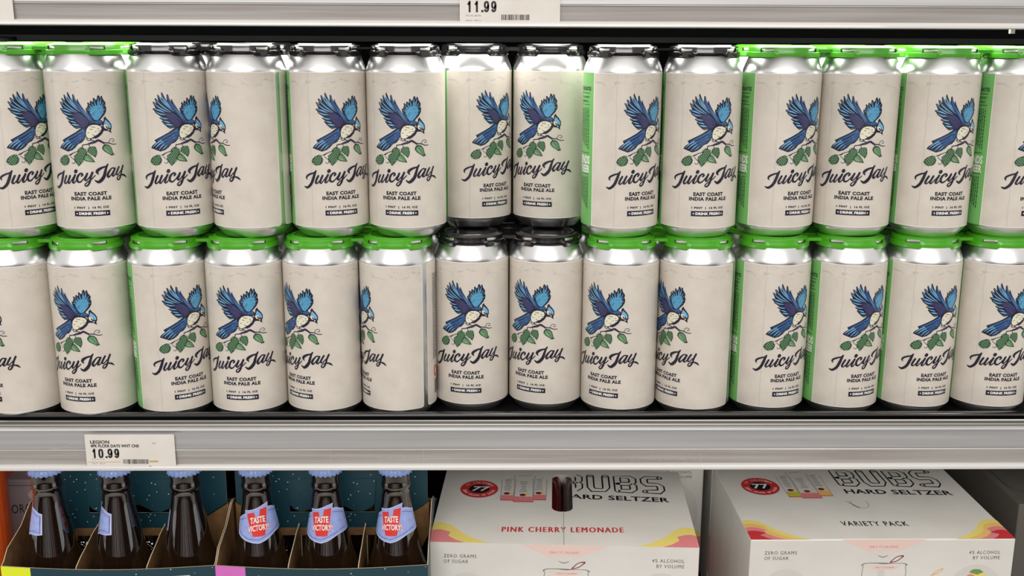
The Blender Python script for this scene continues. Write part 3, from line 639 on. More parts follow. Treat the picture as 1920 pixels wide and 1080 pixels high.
('P','lgreen',4,[(3.81,66.89),(4.14,66.97),(4.09,66.53)]),
('P','green',3,[(4.9,67.0),(5.45,67.29),(5.98,66.99),(5.83,66.38),(5.42,66.09),(5.03,66.38)]),
('P','lgreen',4,[(6.71,66.88),(7.04,66.95),(6.99,66.51)]),
('P','green',3,[(1.24,65.76),(1.79,66.05),(2.33,65.77),(2.17,65.15),(1.77,64.86),(1.37,65.14)]),
('P','green',3,[(2.7,65.77),(3.25,66.06),(3.79,65.77),(3.63,65.15),(3.22,64.86),(2.83,65.15)]),
('P','lgreen',4,[(3.06,65.66),(3.39,65.73),(3.34,65.3)]),
('P','green',3,[(4.15,65.77),(4.7,66.06),(5.24,65.76),(5.08,65.15),(4.68,64.86),(4.28,65.15)]),
('P','lgreen',4,[(4.51,65.66),(4.84,65.73),(4.79,65.29)]),
('P','green',3,[(5.6,65.76),(6.15,66.05),(6.69,65.75),(6.53,65.14),(6.13,64.85),(5.73,65.14)]),
('P','lgreen',4,[(7.41,65.64),(7.74,65.71),(7.7,65.27)]),
('P','lgreen',4,[(0.85,64.41),(1.18,64.49),(1.13,64.05)]),
('P','green',3,[(1.94,64.53),(2.5,64.82),(3.04,64.53),(2.88,63.92),(2.47,63.62),(2.08,63.91)]),
('P','green',3,[(3.4,64.53),(3.95,64.82),(4.49,64.53),(4.33,63.92),(3.93,63.63),(3.53,63.92)]),
('P','lgreen',4,[(3.76,64.43),(4.09,64.5),(4.04,64.06)]),
('P','green',3,[(4.85,64.53),(5.4,64.82),(5.94,64.53),(5.78,63.91),(5.38,63.62),(4.98,63.91)]),
('P','lgreen',4,[(5.21,64.42),(5.54,64.49),(5.49,64.06)]),
('P','green',3,[(6.3,64.52),(6.85,64.81),(7.39,64.51),(7.23,63.89),(6.83,63.61),(6.44,63.9)]),
('P','green',3,[(1.19,63.29),(1.74,63.58),(2.28,63.3),(2.13,62.68),(1.72,62.38),(1.32,62.67)]),
('P','lgreen',4,[(1.55,63.18),(1.88,63.26),(1.84,62.82)]),
('P','green',3,[(2.65,63.3),(3.2,63.59),(3.74,63.3),(3.58,62.68),(3.18,62.39),(2.78,62.68)]),
('P','green',3,[(4.1,63.3),(4.65,63.59),(5.19,63.29),(5.03,62.68),(4.63,62.39),(4.24,62.68)]),
('P','lgreen',4,[(4.46,63.19),(4.79,63.26),(4.75,62.82)]),
('P','green',3,[(5.55,63.29),(6.1,63.58),(6.64,63.28),(6.49,62.67),(6.08,62.38),(5.69,62.67)]),
('P','lgreen',4,[(5.91,63.18),(6.24,63.25),(6.2,62.81)]),
('P','lgreen',4,[(0.8,61.94),(1.13,62.02),(1.08,61.58)]),
('P','green',3,[(1.9,62.06),(2.45,62.35),(2.99,62.06),(2.83,61.44),(2.42,61.15),(2.03,61.44)]),
('P','lgreen',4,[(2.26,61.95),(2.59,62.02),(2.54,61.59)]),
('P','green',3,[(3.35,62.06),(3.9,62.35),(4.44,62.06),(4.29,61.44),(3.88,61.15),(3.49,61.44)]),
('P','green',3,[(4.8,62.06),(5.35,62.35),(5.89,62.05),(5.74,61.44),(5.33,61.15),(4.94,61.44)]),
('P','lgreen',4,[(5.17,61.95),(5.49,62.02),(5.45,61.58)]),
('P','green',3,[(6.26,62.05),(6.81,62.34),(7.35,62.04),(7.19,61.42),(6.78,61.14),(6.39,61.43)]),
('P','lgreen',4,[(6.62,61.94),(6.95,62.01),(6.9,61.57)]),
('P','lgreen',4,[(1.5,60.71),(1.83,60.78),(1.79,60.35)]),
('P','lgreen',4,[(2.96,60.72),(3.29,60.79),(3.25,60.35)]),
('P','green',3,[(4.06,60.83),(4.61,61.11),(5.14,60.82),(4.99,60.2),(4.58,59.91),(4.19,60.21)]),
('P','green',3,[(5.51,60.82),(6.06,61.11),(6.6,60.81),(6.44,60.19),(6.04,59.9),(5.64,60.2)]),
('P','lgreen',4,[(5.87,60.71),(6.2,60.78),(6.15,60.34)]),
('P','lgreen',4,[(7.32,60.69),(7.65,60.76),(7.61,60.32)]),
('P','lgreen',4,[(2.21,59.48),(2.54,59.55),(2.49,59.11)]),
('P','lgreen',4,[(3.67,59.48),(4.0,59.55),(3.95,59.11)]),
('P','lgreen',4,[(6.57,59.46),(6.9,59.53),(6.86,59.09)]),
('P','dgreen',3,[(0.31,61.61),(2.65,59.81),(4.42,57.25),(5.64,54.4),(1.83,54.88),(-1.1,55.47),(-3.13,57.0),(-2.51,59.38)]),
('P','green',4,[(0.47,60.7),(2.3,59.3),(3.68,57.31),(4.63,55.09),(1.65,55.45),(-0.63,55.92),(-2.2,57.11),(-1.73,58.97)]),
('P','dgreen',3,[(14.18,68.79),(17.63,68.05),(19.5,65.6),(20.42,61.9),(21.63,59.71),(19.07,59.12),(16.73,60.8),(13.7,62.73),(11.95,64.97),(12.28,66.96)]),
('P','green',4,[(14.72,67.72),(17.41,67.13),(18.86,65.22),(19.57,62.34),(20.5,60.64),(18.53,60.17),(16.71,61.48),(14.34,62.99),(12.96,64.74),(13.22,66.29)]),
('S','dgreen',5,[(0.66,60.52,0.3),(2.25,57.62,0.3),(4.74,54.88,0.19)]),
('S','dgreen',5,[(14.17,67.99,0.3),(16.79,64.26,0.3),(20.31,60.08,0.19)]),
('S','lgreen',5,[(-1.43,57.58,0.19),(0.4,56.69,0.53),(2.22,56.34,0.19)]),
('S','lgreen',5,[(14.13,65.45,0.19),(15.62,63.58,0.46),(17.14,62.06,0.19)]),
('S','ink',1,[(-21.1,47.08,1.06),(-22.61,45.72,1.24),(-25.88,44.61,1.5),(-28.75,43.02,1.67),(-29.73,41.44,1.5),(-29.05,39.95,0.63)]),
('S','ink',1,[(-20.85,47.33,1.32),(-22.16,44.47,2.1),(-23.3,41.12,2.36),(-25.08,37.04,2.36),(-27.25,34.52,2.19),(-29.63,33.21,1.93),(-32.01,34.14,0.8)]),
('S','ink',1,[(-18.93,43.28,1.67),(-20.64,40.06,1.76),(-21.35,37.56,1.67),(-20.05,37.09,1.06),(-17.74,39.65,0.8),(-15.35,43.38,1.24)]),
('S','ink',1,[(-15.34,43.54,1.67),(-16.88,40.36,1.76),(-17.72,37.87,1.67),(-16.63,37.37,1.06),(-14.25,40.23,0.8),(-11.11,44.13,1.06)]),
('S','ink',1,[(-10.92,44.3,1.67),(-12.5,40.98,1.76),(-13.41,38.34,1.76),(-12.2,37.83,1.06),(-9.56,40.82,0.8)]),
('S','ink',1,[(-9.82,47.63,2.79),(-10.27,46.9,2.79)]),
('S','ink',1,[(-5.74,43.4,1.32),(-4.8,44.71,1.67),(-5.96,45.64,1.41),(-8.24,43.94,1.67),(-9.48,41.15,1.93),(-8.97,38.85,1.84),(-6.98,38.62,1.32),(-4.72,40.7,0.89),(-2.49,43.65,0.8)]),
('S','ink',1,[(-1.05,45.45,1.67),(-2.35,42.69,1.84),(-3.22,40.42,1.84),(-1.92,39.87,1.15),(0.25,42.41,0.8),(2.4,45.48,0.8)]),
('S','ink',1,[(2.96,46.12,1.84),(1.38,42.42,1.84),(0.34,38.55,1.67),(-1.35,35.78,1.41),(-3.0,35.2,1.24),(-3.54,36.47,1.06),(-1.79,38.19,0.89),(1.83,40.66,0.89),(4.92,43.71,0.8)]),
('S','ink',1,[(15.28,52.12,1.24),(13.76,50.58,1.32),(10.96,49.87,1.67),(7.88,48.33,2.27),(6.41,46.43,2.27),(7.49,44.49,0.72)]),
('S','ink',1,[(15.35,52.18,1.24),(14.08,49.92,1.67),(12.86,46.43,2.19),(11.65,42.62,2.62),(9.5,39.78,2.79),(6.9,38.15,2.27),(4.43,39.69,0.89)]),
('S','ink',1,[(20.96,48.29,1.5),(18.66,48.91,1.06),(16.03,46.3,1.67),(14.53,43.47,2.01),(15.18,41.77,1.67),(17.17,43.35,0.89),(19.86,46.74,1.06)]),
('S','ink',1,[(21.23,48.59,1.58),(19.48,45.15,1.76),(18.48,42.79,1.67),(19.97,42.48,1.06),(22.39,45.13,0.8)]),
('S','ink',1,[(24.87,49.31,1.58),(22.97,46.22,1.67),(21.99,43.77,1.67),(23.49,43.11,1.06),(26.09,45.99,0.8)]),
('S','ink',1,[(29.02,49.96,1.67),(27.12,45.9,1.67),(26.11,42.1,1.58),(24.19,39.07,1.32),(22.55,39.29,1.15),(22.88,40.99,0.98),(25.23,42.43,0.89),(27.69,42.55,1.32),(29.94,41.76,1.67),(31.77,40.12,0.63)])]

# ------------------------------------------------------------------ setting
def structure(name, mb, loc=None):
    o = obj(name, fix_normals(mb.mesh(name)), None, loc); o['kind'] = 'structure'; return o
b = MB(); b.box((-6, -4.2, -1.25), (6, 3.0, -1.2), 'floor'); structure('floor', b)
b = MB(); b.box((-6, 1.50, -1.2), (6, 1.55, 2.6), 'dark_lining')
b.box((-6, 1.46, .3165), (6, 1.50, .3235), 'dark_grey'); structure('wall_back', b)
b = MB(); b.box((-5.8, -2.8, -1.2), (5.8, -2.3, -1.0), 'wall_dark')
random.seed(3)
x = -5.8
while x < 5.6:                      # goods of the gondola across the aisle, in broad colour blocks with gaps
    ww = random.uniform(.22, .5)
    b.box((x, -2.8, -1.0), (x + ww * .55, -2.5, random.uniform(.45, .8)), random.choice(['wall_dark', 'wall_red', 'wall_dark', 'wall_dark', 'wall']))
    x += ww
structure('wall_front', b)
LX0, LX1 = -.95, .95

# ------------------------------------------------------------------ shelves
def price_rail(root, z, drop):
    """aluminium price channel hung on the shelf front; z = its top, local coords"""
    m = MB()
    m.extrude_x([(.8612, z), (.8604, z - .0014), (.8616, z - .003), (.8624, z - .004), (.8618, z - .0185), (.8665, z - .0185), (.8665, z)], LX0, LX1, 'rail')
    obj('price_rail', fix_normals(m.mesh('price_rail')), root)
    m = MB()
    m.extrude_x([(.8618, z - .0188), (.8606, z - .0196), (.8622, z - .0205), (.8632, z - drop + .0045), (.8665, z - drop + .0045), (.8665, z - .0188)], LX0, LX1, 'rail_dull')
    obj('lower_rail', fix_normals(m.mesh('lower_rail')), root)
    m = MB()
    m.extrude_x([(.8600, z - drop + .0040), (.8585, z - drop + .0026), (.8582, z - drop + .0008), (.8592, z - drop), (.8665, z - drop), (.8665, z - drop + .0046), (.8615, z - drop + .0046)], LX0, LX1, 'rail_white')
    obj('rail_lip', fix_normals(m.mesh('rail_lip')), root)
def shelf(label, z, full=True):
    t = thing('shelf', label, 'shelf', (0, 0, z))
    if full:
        m = MB(); m.box((LX0, .8675, -.004), (LX1, 1.46, 0), 'shelf_black'); m.box((LX0, .8675, -.03), (LX1, .872, -.004), 'shelf_black')
        m.box((LX0, 1.44, -.03), (LX1, 1.46, -.004), 'shelf_black')
        obj('deck', m.mesh('deck'), t)
    return t
sh = shelf('black shelf with grey price rail carrying both rows of beer cans', 0)
m = MB(); m.extrude_x([(.8755, 0), (.8755, .0062), (.8745, .0078), (.8725, .0084), (.8700, .0080), (.8684, .0066), (.8680, .0056), (.8700, .0050), (.8700, 0)], LX0, LX1, 'black_plastic', True)
obj('front_bead', fix_normals(m.mesh('front_bead')), sh)
m = MB(); m.extrude_x([(.8672, .0028), (.8662, .0020), (.8660, -.0004), (.8652, -.0012), (.8650, -.0026), (.8662, -.0032), (.8674, -.0032)], LX0, LX1, 'strip')
obj('steel_strip', fix_normals(m.mesh('steel_strip')), sh)
price_rail(sh, -.0040 + .0014, .0375)
m = MB(); m.extrude_x([(.884, -.0105), (.887, -.0145), (.921, -.0145), (.924, -.0105)], LX0 + .02, LX1 - .02, 'fill_glow'); obj('led_or_added_glow', fix_normals(m.mesh('led_or_added_glow')), sh)  # unseen glowing strip, added to brighten carton tops and bottle crowns
m = MB(); m.box((LX0, .882, -.0103), (LX1, .926, -.0045), 'dark_grey'); obj('led_or_added_glow_backing', m.mesh('led_or_added_glow_backing'), sh)  # backing of the added glowing strip
m = MB(); m.box((LX0, .93, -.0060), (LX1, 1.43, -.0045), 'under'); obj('under_panel', m.mesh('under_panel'), sh)
top = shelf('upper shelf with grey price rail above the can rows', .3645)
price_rail(top, .003, .0362)
m = MB(); m.box((LX0, .8668, -.0305), (LX1, .8700, -.004), 'shelf_black')
obj('front_flange', m.mesh('front_flange'), top)
m = MB()
m.extrude_x([(0.9, -.010), (0.9 + .003, -.0145), (0.9 + 0.075 - .003, -.0145), (0.9 + 0.075, -.010)], LX0 + .02, LX1 - .02, 'led')
obj('led_or_added_glow', fix_normals(m.mesh('led_or_added_glow')), top)
m = MB(); m.box((LX0, 0.9 - .002, -.0098), (LX1, 0.9 + 0.075 + .002, -.004), 'dark_grey')
obj('led_or_added_glow_backing', fix_normals(m.mesh('led_or_added_glow_backing')), top)
for xx in (.4115, .4372):
    m = MB(); m.box((xx, .8705, -.0365), (xx + .0035, .874, -.029), 'b_white'); obj('hanging_tab', m.mesh('hanging_tab'), top)
low = shelf('lower shelf holding the bottle carriers and seltzer cartons', -.286)
price_rail(low, -.003, .0375)

# dried sticker residue, scratches and specks on the middle rail
random.seed(17); a = Art()
for (x0, x1, z0, z1) in ((-.142, -.062, -.0335, -.0225), (.118, .178, -.0335, -.0260)):
    for k in range(70):
        x = random.uniform(x0, x1) * 1000; z = random.uniform(z0, z1) * 1000; l = random.uniform(.5, 3.2)
        a.put('scuff', 1, stroke([(x, z, .16), (x + l, z + random.uniform(-.5, .5), .1)], False, False))
    a.put('scuff', 1, stroke([(x0 * 1000, z0 * 1000, .3), (x0 * 1000 + .4, z1 * 1000, .2)], False, False)); a.put('scuff', 1, stroke([(x1 * 1000, z0 * 1000, .3), (x1 * 1000 - .5, z1 * 1000, .2)], False, False))
for k in range(9):
    x = random.uniform(-400, -352); z = random.uniform(-33, -17); a.put('scuff', 1, stroke([(x, z, .12), (x + random.uniform(4, 14), z + random.uniform(1, 5), .2), (x + random.uniform(14, 22), z + random.uniform(-2, 3), .1)]))
for k in range(60):
    a.put('scuff', 1, ell_t(random.uniform(-430, 440), random.uniform(-34, -6), .22, .22, 6))
mb = MB(); a.mesh(mb, lambda u, v, l: (u / 1000, (.8616 if v > -21.2 else .8619 + (-21.2 - v) * .00006) - .0003, v / 1000), None, False)
o = obj('scuff_marks', mb.mesh('scuff_marks'), sh); o['kind'] = 'stuff'

# ------------------------------------------------------------------ price cards
def card(label, x0, x1, z0, z1, lines, loc_y, tear=False, tape=False):
    w_, h_ = (x1 - x0) * 1000, (z1 - z0) * 1000
    a = Art()
    fn = lambda u, v, l: (u / 1000, -(l + .02) / 1000, v / 1000)
    for m_, tr in lines: a.put(m_, 1, tr)
    mb = MB()
    pts = rrect(0, 0, w_, h_, .8)
    n = len(pts)
    mb.add([(x / 1000, 0, z / 1000) for x, z in pts] + [(x / 1000, .0003, z / 1000) for x, z in pts],
           [tuple(range(n)), tuple(range(2 * n - 1, n - 1, -1))] + [(i, i + n, (i + 1) % n + n, (i + 1) % n) for i in range(n)], 'paper')
    a.mesh(mb, fn, smooth=False)
    o = obj('price_card', fix_paper(mb), None, (x0, loc_y, z0))
    tag(o, label, 'price tag')
    return o
def fix_paper(mb): return mb.mesh('price_card')
def barcode(x0, y0, x1, y1, seed):
    random.seed(seed); T = []; x = x0
    while x < x1:
        w_ = random.choice([.25, .25, .45, .7]); T += rect_t(x, y0, min(x + w_, x1), y1); x += w_ + random.choice([.25, .3, .5])
    return T
# 10.99 card: 75.6 x 30.6 mm
L1 = [('print', text_rect('LEGION', 4.4, 22.3, 20.6, 25.4, .03)),
      ('print', text_rect('4PK FLCKR DAYS WHT CNS', 4.4, 18.9, 45.6, 21.7, .035)),
      ('print', digits('10.99', 4.6, 9.2, 8.6, 1.6, .66)),
      ('print_grey', text_rect('379 25 6.18', 4.6, 7.6, 15.2, 8.6, 0)), ('print_grey', text_rect('42/27   06/14', 4.4, 3.6, 15.6, 4.8, 0)),
      ('print_grey', text_rect('3802', 56.5, 22.2, 60.2, 23.2, 0)),
      ('print', barcode(31.2, 3.9, 52.8, 8.1, 5)), ('tape', rect_t(1, 5.4, 29, 5.9)), ('tape', rect_t(53.5, 5.2, 61, 7.0)),
      ('print_grey', [((50.5, 0), (57, 0), (54, 2.4))])]
card('white price card reading 10.99 in the rail under the cans', -.3502, -.2742, -.0378, -.0072, L1, .8598)
m = MB(); m.add([(0, 0, 0), (.0665, 0, 0), (.0655, 0, .0016), (.03, 0, .0006), (0, 0, .0010)], [(0, 1, 2, 3, 4)], 'paper')
L2 = [('print', text_rect('SYCAMORE', 4.6, 22.3, 30.3, 25.4, .03)),
      ('print', text_rect('4PK RNBW DUST IPA CANS', 4.5, 18.6, 48.4, 21.5, .035)),
      ('print', digits('11.99', 5.0, 9.2, 8.6, 1.6, .66)),
      ('print_grey', text_rect('372 45 60/70', 4.6, 6.0, 16.5, 7.4, 0)), ('print_grey', text_rect('042605   080712', 4.5, 2.6, 16.6, 3.6, 0)),
      ('print_grey', text_rect('3802', 59.8, 22.4, 63.6, 23.6, 0)),
      ('print', barcode(32.6, 3.4, 54.5, 7.6, 9))]
card('white price card reading 11.99 in the upper rail', -.0282, .0502, .3332, .3640, L2, .8598)
card('blank corner of a white price card at the upper rail\'s left end', -.4480, -.3742, .3335, .3640, [('print_grey', barcode(40, 4, 60, 8, 2))], .8598)

# ------------------------------------------------------------------ beer can
RC = .0327
RL = .03288
SEG = 96
GRID = 2 * PI * RL * 1000 / SEG
LB, LH, PITCHZ = .0095, 127.0, .1590
def on_can(u, v, lift):
    a = u / 1000 / RL; r = RL + lift / 1000
    return (r * math.sin(a), -r * math.cos(a), LB + v / 1000)
mm = lambda l: [(r / 1000, z / 1000) for r, z in l]
b = MB(); b.lathe(mm([(0, 8), (14, 6.5), (20, 3), (23, .6), (24, 0), (25, .2), (26.2, 1.6), (28.4, 3.8), (31.2, 6.8), (32.4, 8.6), (32.7, 10), (32.7, 137), (32.55, 138.6), (31.9, 140.8), (30.7, 144), (29.4, 147.3), (28.1, 150.2), (26.9, 152.2), (26.2, 153.2), (26.0, 154)]), SEG, 'alu')
can_body = b.mesh('can_body')
b = MB(); b.lathe(mm([(25.6, 152.8), (26.9, 153.1), (27.3, 154), (27.3, 156.3), (26.7, 157), (25.9, 156.8), (25.2, 155.4), (24.6, 151), (23.6, 150.2), (21, 150.8), (0, 150.8)]), SEG, 'alu_lid')
b.box((-.008, -.012, .1510), (.008, .010, .1520), 'alu_lid')
can_lid = b.mesh('can_lid')
U0, U1, UG, UC = -135.8, 65.6, -46.5, -100.0
def label_mesh():
    mb = MB(); a = Art()
    out = rrect(U0, 0, U1, LH, 2.5, 5)
    def clip(x0, x1):
        # part of the rounded sheet between two heights of u
        p = [(max(x0, min(x1, x)), y) for x, y in out]
        q = []
        for c in p:
            if not q or (abs(c[0] - q[-1][0]) + abs(c[1] - q[-1][1])) > 1e-6: q.append(c)
        return q
    a.put('white_edge', 0, tri_poly(out))
    ins = lambda x0, x1, e0, e1: tri_poly([(x0 + e0, .5), (x1 - e1, .5), (x1 - e1, LH - .5), (x0 + e0, LH - .5)])
    a.put('cream_paper', .4, tri_poly(rrect(UG + .3, .45, U1 - .45, LH - .45, 2.2, 5)))
    a.put('cream_paper', .55, rect_t(UG + .3, .45, UG + 6, LH - .45))
    a.put('green_paper', .4, rect_t(UC, 0, UG - .3, LH))
    a.put('cream_paper', .4, tri_poly(rrect(U0 + .45, .45, UC - .5, LH - .45, 2.2, 5)))
    for kind, mt, lay, pts in ART:
        a.put(mt, lay + 1, tri_poly(pts) if kind == 'P' else stroke(pts))
    # words under the name
    a.put('ink', 2, text_rect('EAST COAST', -12.8, 27.2, 12.9, 30.4, .05, 1.08))
    a.put('ink', 2, text_rect('INDIA PALE ALE', -16.2, 23.3, 16.2, 26.4, .05, 1.08))
    a.put('ink', 2, text_rect('1 PINT  |  16 FL OZ', -13.9, 16.0, 13.7, 18.3, .045, 1.1))
    a.put('navy', 2, rect_t(-14.1, 10.2, 14.1, 14.6))
    a.put('white', 3, text_rect('DRINK FRESH', -10.4, 11.3, 10.4, 13.6, .05, 1.05))
    for s_ in (-1, 1): a.put('white', 3, [((s_ * 12.9, 12.4), (s_ * 11.6, 13.2), (s_ * 11.6, 11.6))])
    # green panel
    a.put('dkgreen', 2, text_rect('TASTING NOTES', -72, 112.2, -50.2, 115.6, .03))
    for y in (110.0, 100.6, 60.6, 43.0): a.put('dkgreen', 2, rect_t(-96, y, -51.5, y + .5))
    a.put('dkgreen', 2, text_rect('MALT NUTTY HONEY', -84, 106, -51.8, 108, .01)); a.put('dkgreen', 2, text_rect('HOPS CITRUS MANGO', -84, 102.6, -53.5, 104.6, .01))
    a.put('white', 2, text_rect('FRIENDS', -72, 51.6, -50.2, 58.6, .035)); a.put('white', 2, text_rect('OF BEER', -72, 44.2, -50.2, 50.8, .035))
    random.seed(11)
    for c in range(9):                       # turned small print as broken lines
        for (ya, yb) in ((64 + c * 1.2, 98), (14 + c * 1.5, 41)):
            y = ya; x = -52.6 - c * 2.1
            while y < yb:
                l = random.uniform(1.0, 3.2); a.put('dkgreen', 2, rect_t(x - .45, y, x + .45, min(y + l, yb))); y += l + .7
    # white information panel
    for c in range(7):
        y = 40; x = -126.5 + 1.6 * c
        while y < 116:
            l = random.uniform(1.2, 4); a.put('grey', 2, rect_t(x - .35, y, x + .35, min(y + l, 117))); y += l + .6
    a.put('orange', 2, ell_t(-122.5, 28.5, 3.2, 5.6)); a.put('cream', 3, ell_t(-122.2, 28.5, 1.4, 2.8))
    a.put('ink', 2, barcode(-124.5, 8, -120, 21, 4))
    a.put('ink', 2, barcode(-119, 8, -104, 30, 6))
    a.mesh(mb, on_can, GRID)
    return mb.mesh('can_label')
can_label = label_mesh()

# ---- four-pack ring carrier (snap-on caps joined by a web)
def cap_mesh(plastic):
    n = 72
    # closed profile from centre of top to hem; mm relative to the can top
    vs, fs, th = [], [], 1.0
    def radii(deg):
        d = ((deg + 180) % 180); d = min(d, 180 - d)           # 0 = front/back tab
        tab = d < 28
        win = 28 <= (d if d <= 90 else 180 - d) < 54
        r5 = 28.3 if tab else 30.0
        return [(0, .6), (21.0, .6), (22.0, 1.9), (23.6, 2.0), (24.6, 1.2), (27.0, .9), (28.3, .3), (28.5, -.7), (28.4 if tab else 28.6, -3.4), (28.6 if tab else 29.9, -3.9), (28.4 if tab else 30.1, -6.0), (28.0 if tab else 30.0, -7.6)], win
    K = 12
    for i in range(n):
        deg = i * 360 / n; a = rad(deg)
        pr, _ = radii(deg)
        vs += [(r / 1000 * math.sin(a), -r / 1000 * math.cos(a), z / 1000) for r, z in pr]
    for i in range(n):
        j = (i + 1) % n
        _, win = radii((i + .5) * 360 / n)
        for k in range(K - 1):
            if k == 0: fs.append((i * K, j * K + 1, i * K + 1)); continue
            if win and k == 7: continue
            fs.append((i * K + k, j * K + k, j * K + k + 1, i * K + k + 1))
    mb = MB(); mb.add(vs, fs, plastic, True)
    me = mb.mesh('cap')
    bm = bmesh.new(); bm.from_mesh(me); bmesh.ops.remove_doubles(bm, verts=bm.verts, dist=1e-6)
    bmesh.ops.recalc_face_normals(bm, faces=bm.faces[:])
    # make sure the top faces up
    f = max(bm.faces, key=lambda q: q.calc_center_median().z)
    if f.normal.z < 0: bmesh.ops.reverse_faces(bm, faces=bm.faces[:])
    bm.to_mesh(me); bm.free()
    me2 = baked(me, [('SOLIDIFY', dict(thickness=.0007, offset=-1))])
    for p in me2.polygons: p.use_smooth = True
    try:
        me2.set_sharp_from_angle(angle=rad(35))
    except Exception: pass
    me2.name = 'cap'
    return me2
def web_mesh(plastic, s=.0665):
    mb = MB(); h0, h1 = -.0026, -.0012
    # straps between neighbouring caps
    for (ax, ay, bx, by) in ((0, 0, s, 0), (0, s, s, s), (0, 0, 0, s), (s, 0, s, s)):
        dx, dy = bx - ax, by - ay; cx, cy = (ax + bx) / 2, (ay + by) / 2
        if dx: mb.box((cx - .0062, cy - .0075, h0), (cx + .0062, cy + .0075, h1), plastic); mb.box((cx - .0062, cy - .0078, h0 - .0014), (cx + .0062, cy - .0068, h1), plastic); mb.box((cx - .0062, cy + .0068, h0 - .0014), (cx + .0062, cy + .0078, h1), plastic)
        else: mb.box((cx - .0075, cy - .0062, h0), (cx + .0075, cy + .0062, h1), plastic)
    # centre handle plate with two finger holes
    c = s / 2; n = 28; R = .0192; vs = []; fs = []
    for hz in (h1, h0):
        for i in range(n):
            a = 2 * PI * i / n; vs.append((c + R * math.cos(a), c + R * math.sin(a), hz))
        for i in range(n):
            a = 2 * PI * i / n; vs.append((c + .009 * math.cos(a), c + .009 * math.sin(a), hz))
    for i in range(n):
        j = (i + 1) % n
        fs += [(i, j, n + j, n + i), (2 * n + i, 3 * n + i, 3 * n + j, 2 * n + j), (i, 2 * n + i, 2 * n + j, j), (n + i, n + j, 3 * n + j, 3 * n + i)]
    mb.add(vs, fs, plastic)
    mb.box((c - .0095, c - .0016, h0), (c + .0095, c + .0016, h1), plastic)
    return fix_normals(mb.mesh('web'))
caps = {k: cap_mesh(k + '_plastic') for k in ('green', 'black')}
strap = {}
for k in ('green', 'black'):
    sm_ = MB(); sm_.box((.0270, -.0075, -.0026), (.0395, .0075, -.0012), k + '_plastic'); strap[k] = sm_.mesh('web')
webs = {k: web_mesh(k + '_plastic') for k in ('green', 'black')}

FRONT = {'upper': [(-0.4051, 0.905, 55.0), (-0.3392, 0.905, 12.5), (-0.2733, 0.908, 26.8), (-0.2074, 0.908, -59.0), (-0.1415, 0.9105, 25.0), (-0.0756, 0.9105, -4.8), (-0.0189, 0.959, 36.8), (0.0484, 0.959, -23.2), (0.1065, 0.9095, 29.5), (0.1737, 0.9095, 5.5), (0.2417, 0.915, 26.8), (0.3082, 0.915, -13.8), (0.3757, 0.914, 8.8), (0.4425, 0.914, 24.0)], 'lower': [(-0.4148, 0.9, -33.5), (-0.3489, 0.9, -11.2), (-0.283, 0.904, 38.8), (-0.2171, 0.904, -0.5), (-0.1512, 0.9055, -34.8), (-0.0853, 0.9055, -70.0), (-0.0216, 0.9215, -8.5), (0.045, 0.9215, -27.2), (0.1092, 0.9075, -30.5), (0.1754, 0.9075, -56.5), (0.2427, 0.9115, 21.2), (0.3094, 0.9115, 21.0), (0.3757, 0.9135, 13.5), (0.4425, 0.9135, 2.2)]}
BLACK = {'upper': {2, 3, 4, 5, 6, 7, 8, 9}, 'lower': {6, 7}}
ORD = ['first', 'second', 'third', 'fourth', 'fifth', 'sixth', 'seventh', 'eighth', 'ninth', 'tenth', 'eleventh', 'twelfth', 'thirteenth', 'fourteenth']
LOOK = {'upper': ['jay cropped by next can', 'whole jay, green cap', 'whole jay, black cap', 'blank cream side with green seam', 'jay turned right', 'whole jay squarely in front', 'set back, jay turned right', 'set back, jay on the left', 'green side strip and jay on the right', 'whole jay, black cap', 'green side strip under green cap', 'whole jay under green cap', 'whole jay toward the right', 'only its green strip and a letter start in view'],
        'lower': ['mostly blank cream side', 'whole jay toward the left', 'green side strip, jay at right', 'whole jay squarely in front', 'jay cut by left edge', 'blank side with seam and red dot', 'whole jay under black cap', 'jay turned left, black cap', 'jay turned left, green cap', 'half jay at left edge', 'green side strip, jay at right', 'green side strip, cropped jay', 'jay toward the right edge', 'jay at the frame edge']}
def make_can(name_label, X, Y, Z, phi, group):
    t = thing('beer_can', name_label, 'can', (X, Y, Z), rad(phi), group)
    obj('can_body', can_body, t); obj('label', can_label, t); obj('lid', can_lid, t)
    return t
SP = .0665
random.seed(21)
for row, z in (('lower', 0.0), ('upper', PITCHZ)):
    lst = FRONT[row]
    for i, (X, Y, phi) in enumerate(lst):
        make_can('%s can from left, %s row: %s' % (ORD[i], row, LOOK[row][i]), X, Y, z, phi, 'front cans of the %s row' % row)
    for k in range(0, 14, 2):
        (xa, ya, _), (xb, yb, _) = lst[k], lst[k + 1]
        ang = math.atan2(yb - ya, xb - xa); s = math.hypot(xb - xa, yb - ya)
        col = 'black' if k in BLACK[row] else 'green'
        t = thing('ring_carrier', '%s plastic four-pack carrier on the %s and %s cans of the %s row' % (col, ORD[k], ORD[k + 1], row), 'can carrier', (xa, ya, z + .157), ang, 'four-pack carriers')
        pair = row == 'upper' and k in (4, 8)      # two-can remnants beside the set-back pack
        for cx in (0, s):
            for cy in ((0,) if pair else (0, SP)):
                c = obj('cap', caps[col], t, (cx, cy, 0))
        obj('web', strap[col] if pair else webs[col], t)
        for q, (X, Y) in enumerate(() if pair else ((xa, ya), (xb, yb))):
            bx = X - SP * math.sin(ang); by = Y + SP * math.cos(ang)
            make_can('beer can in the second row deep, behind the front %s row' % row, bx, by, z, random.uniform(-170, 170), 'cans behind the front %s row' % row)

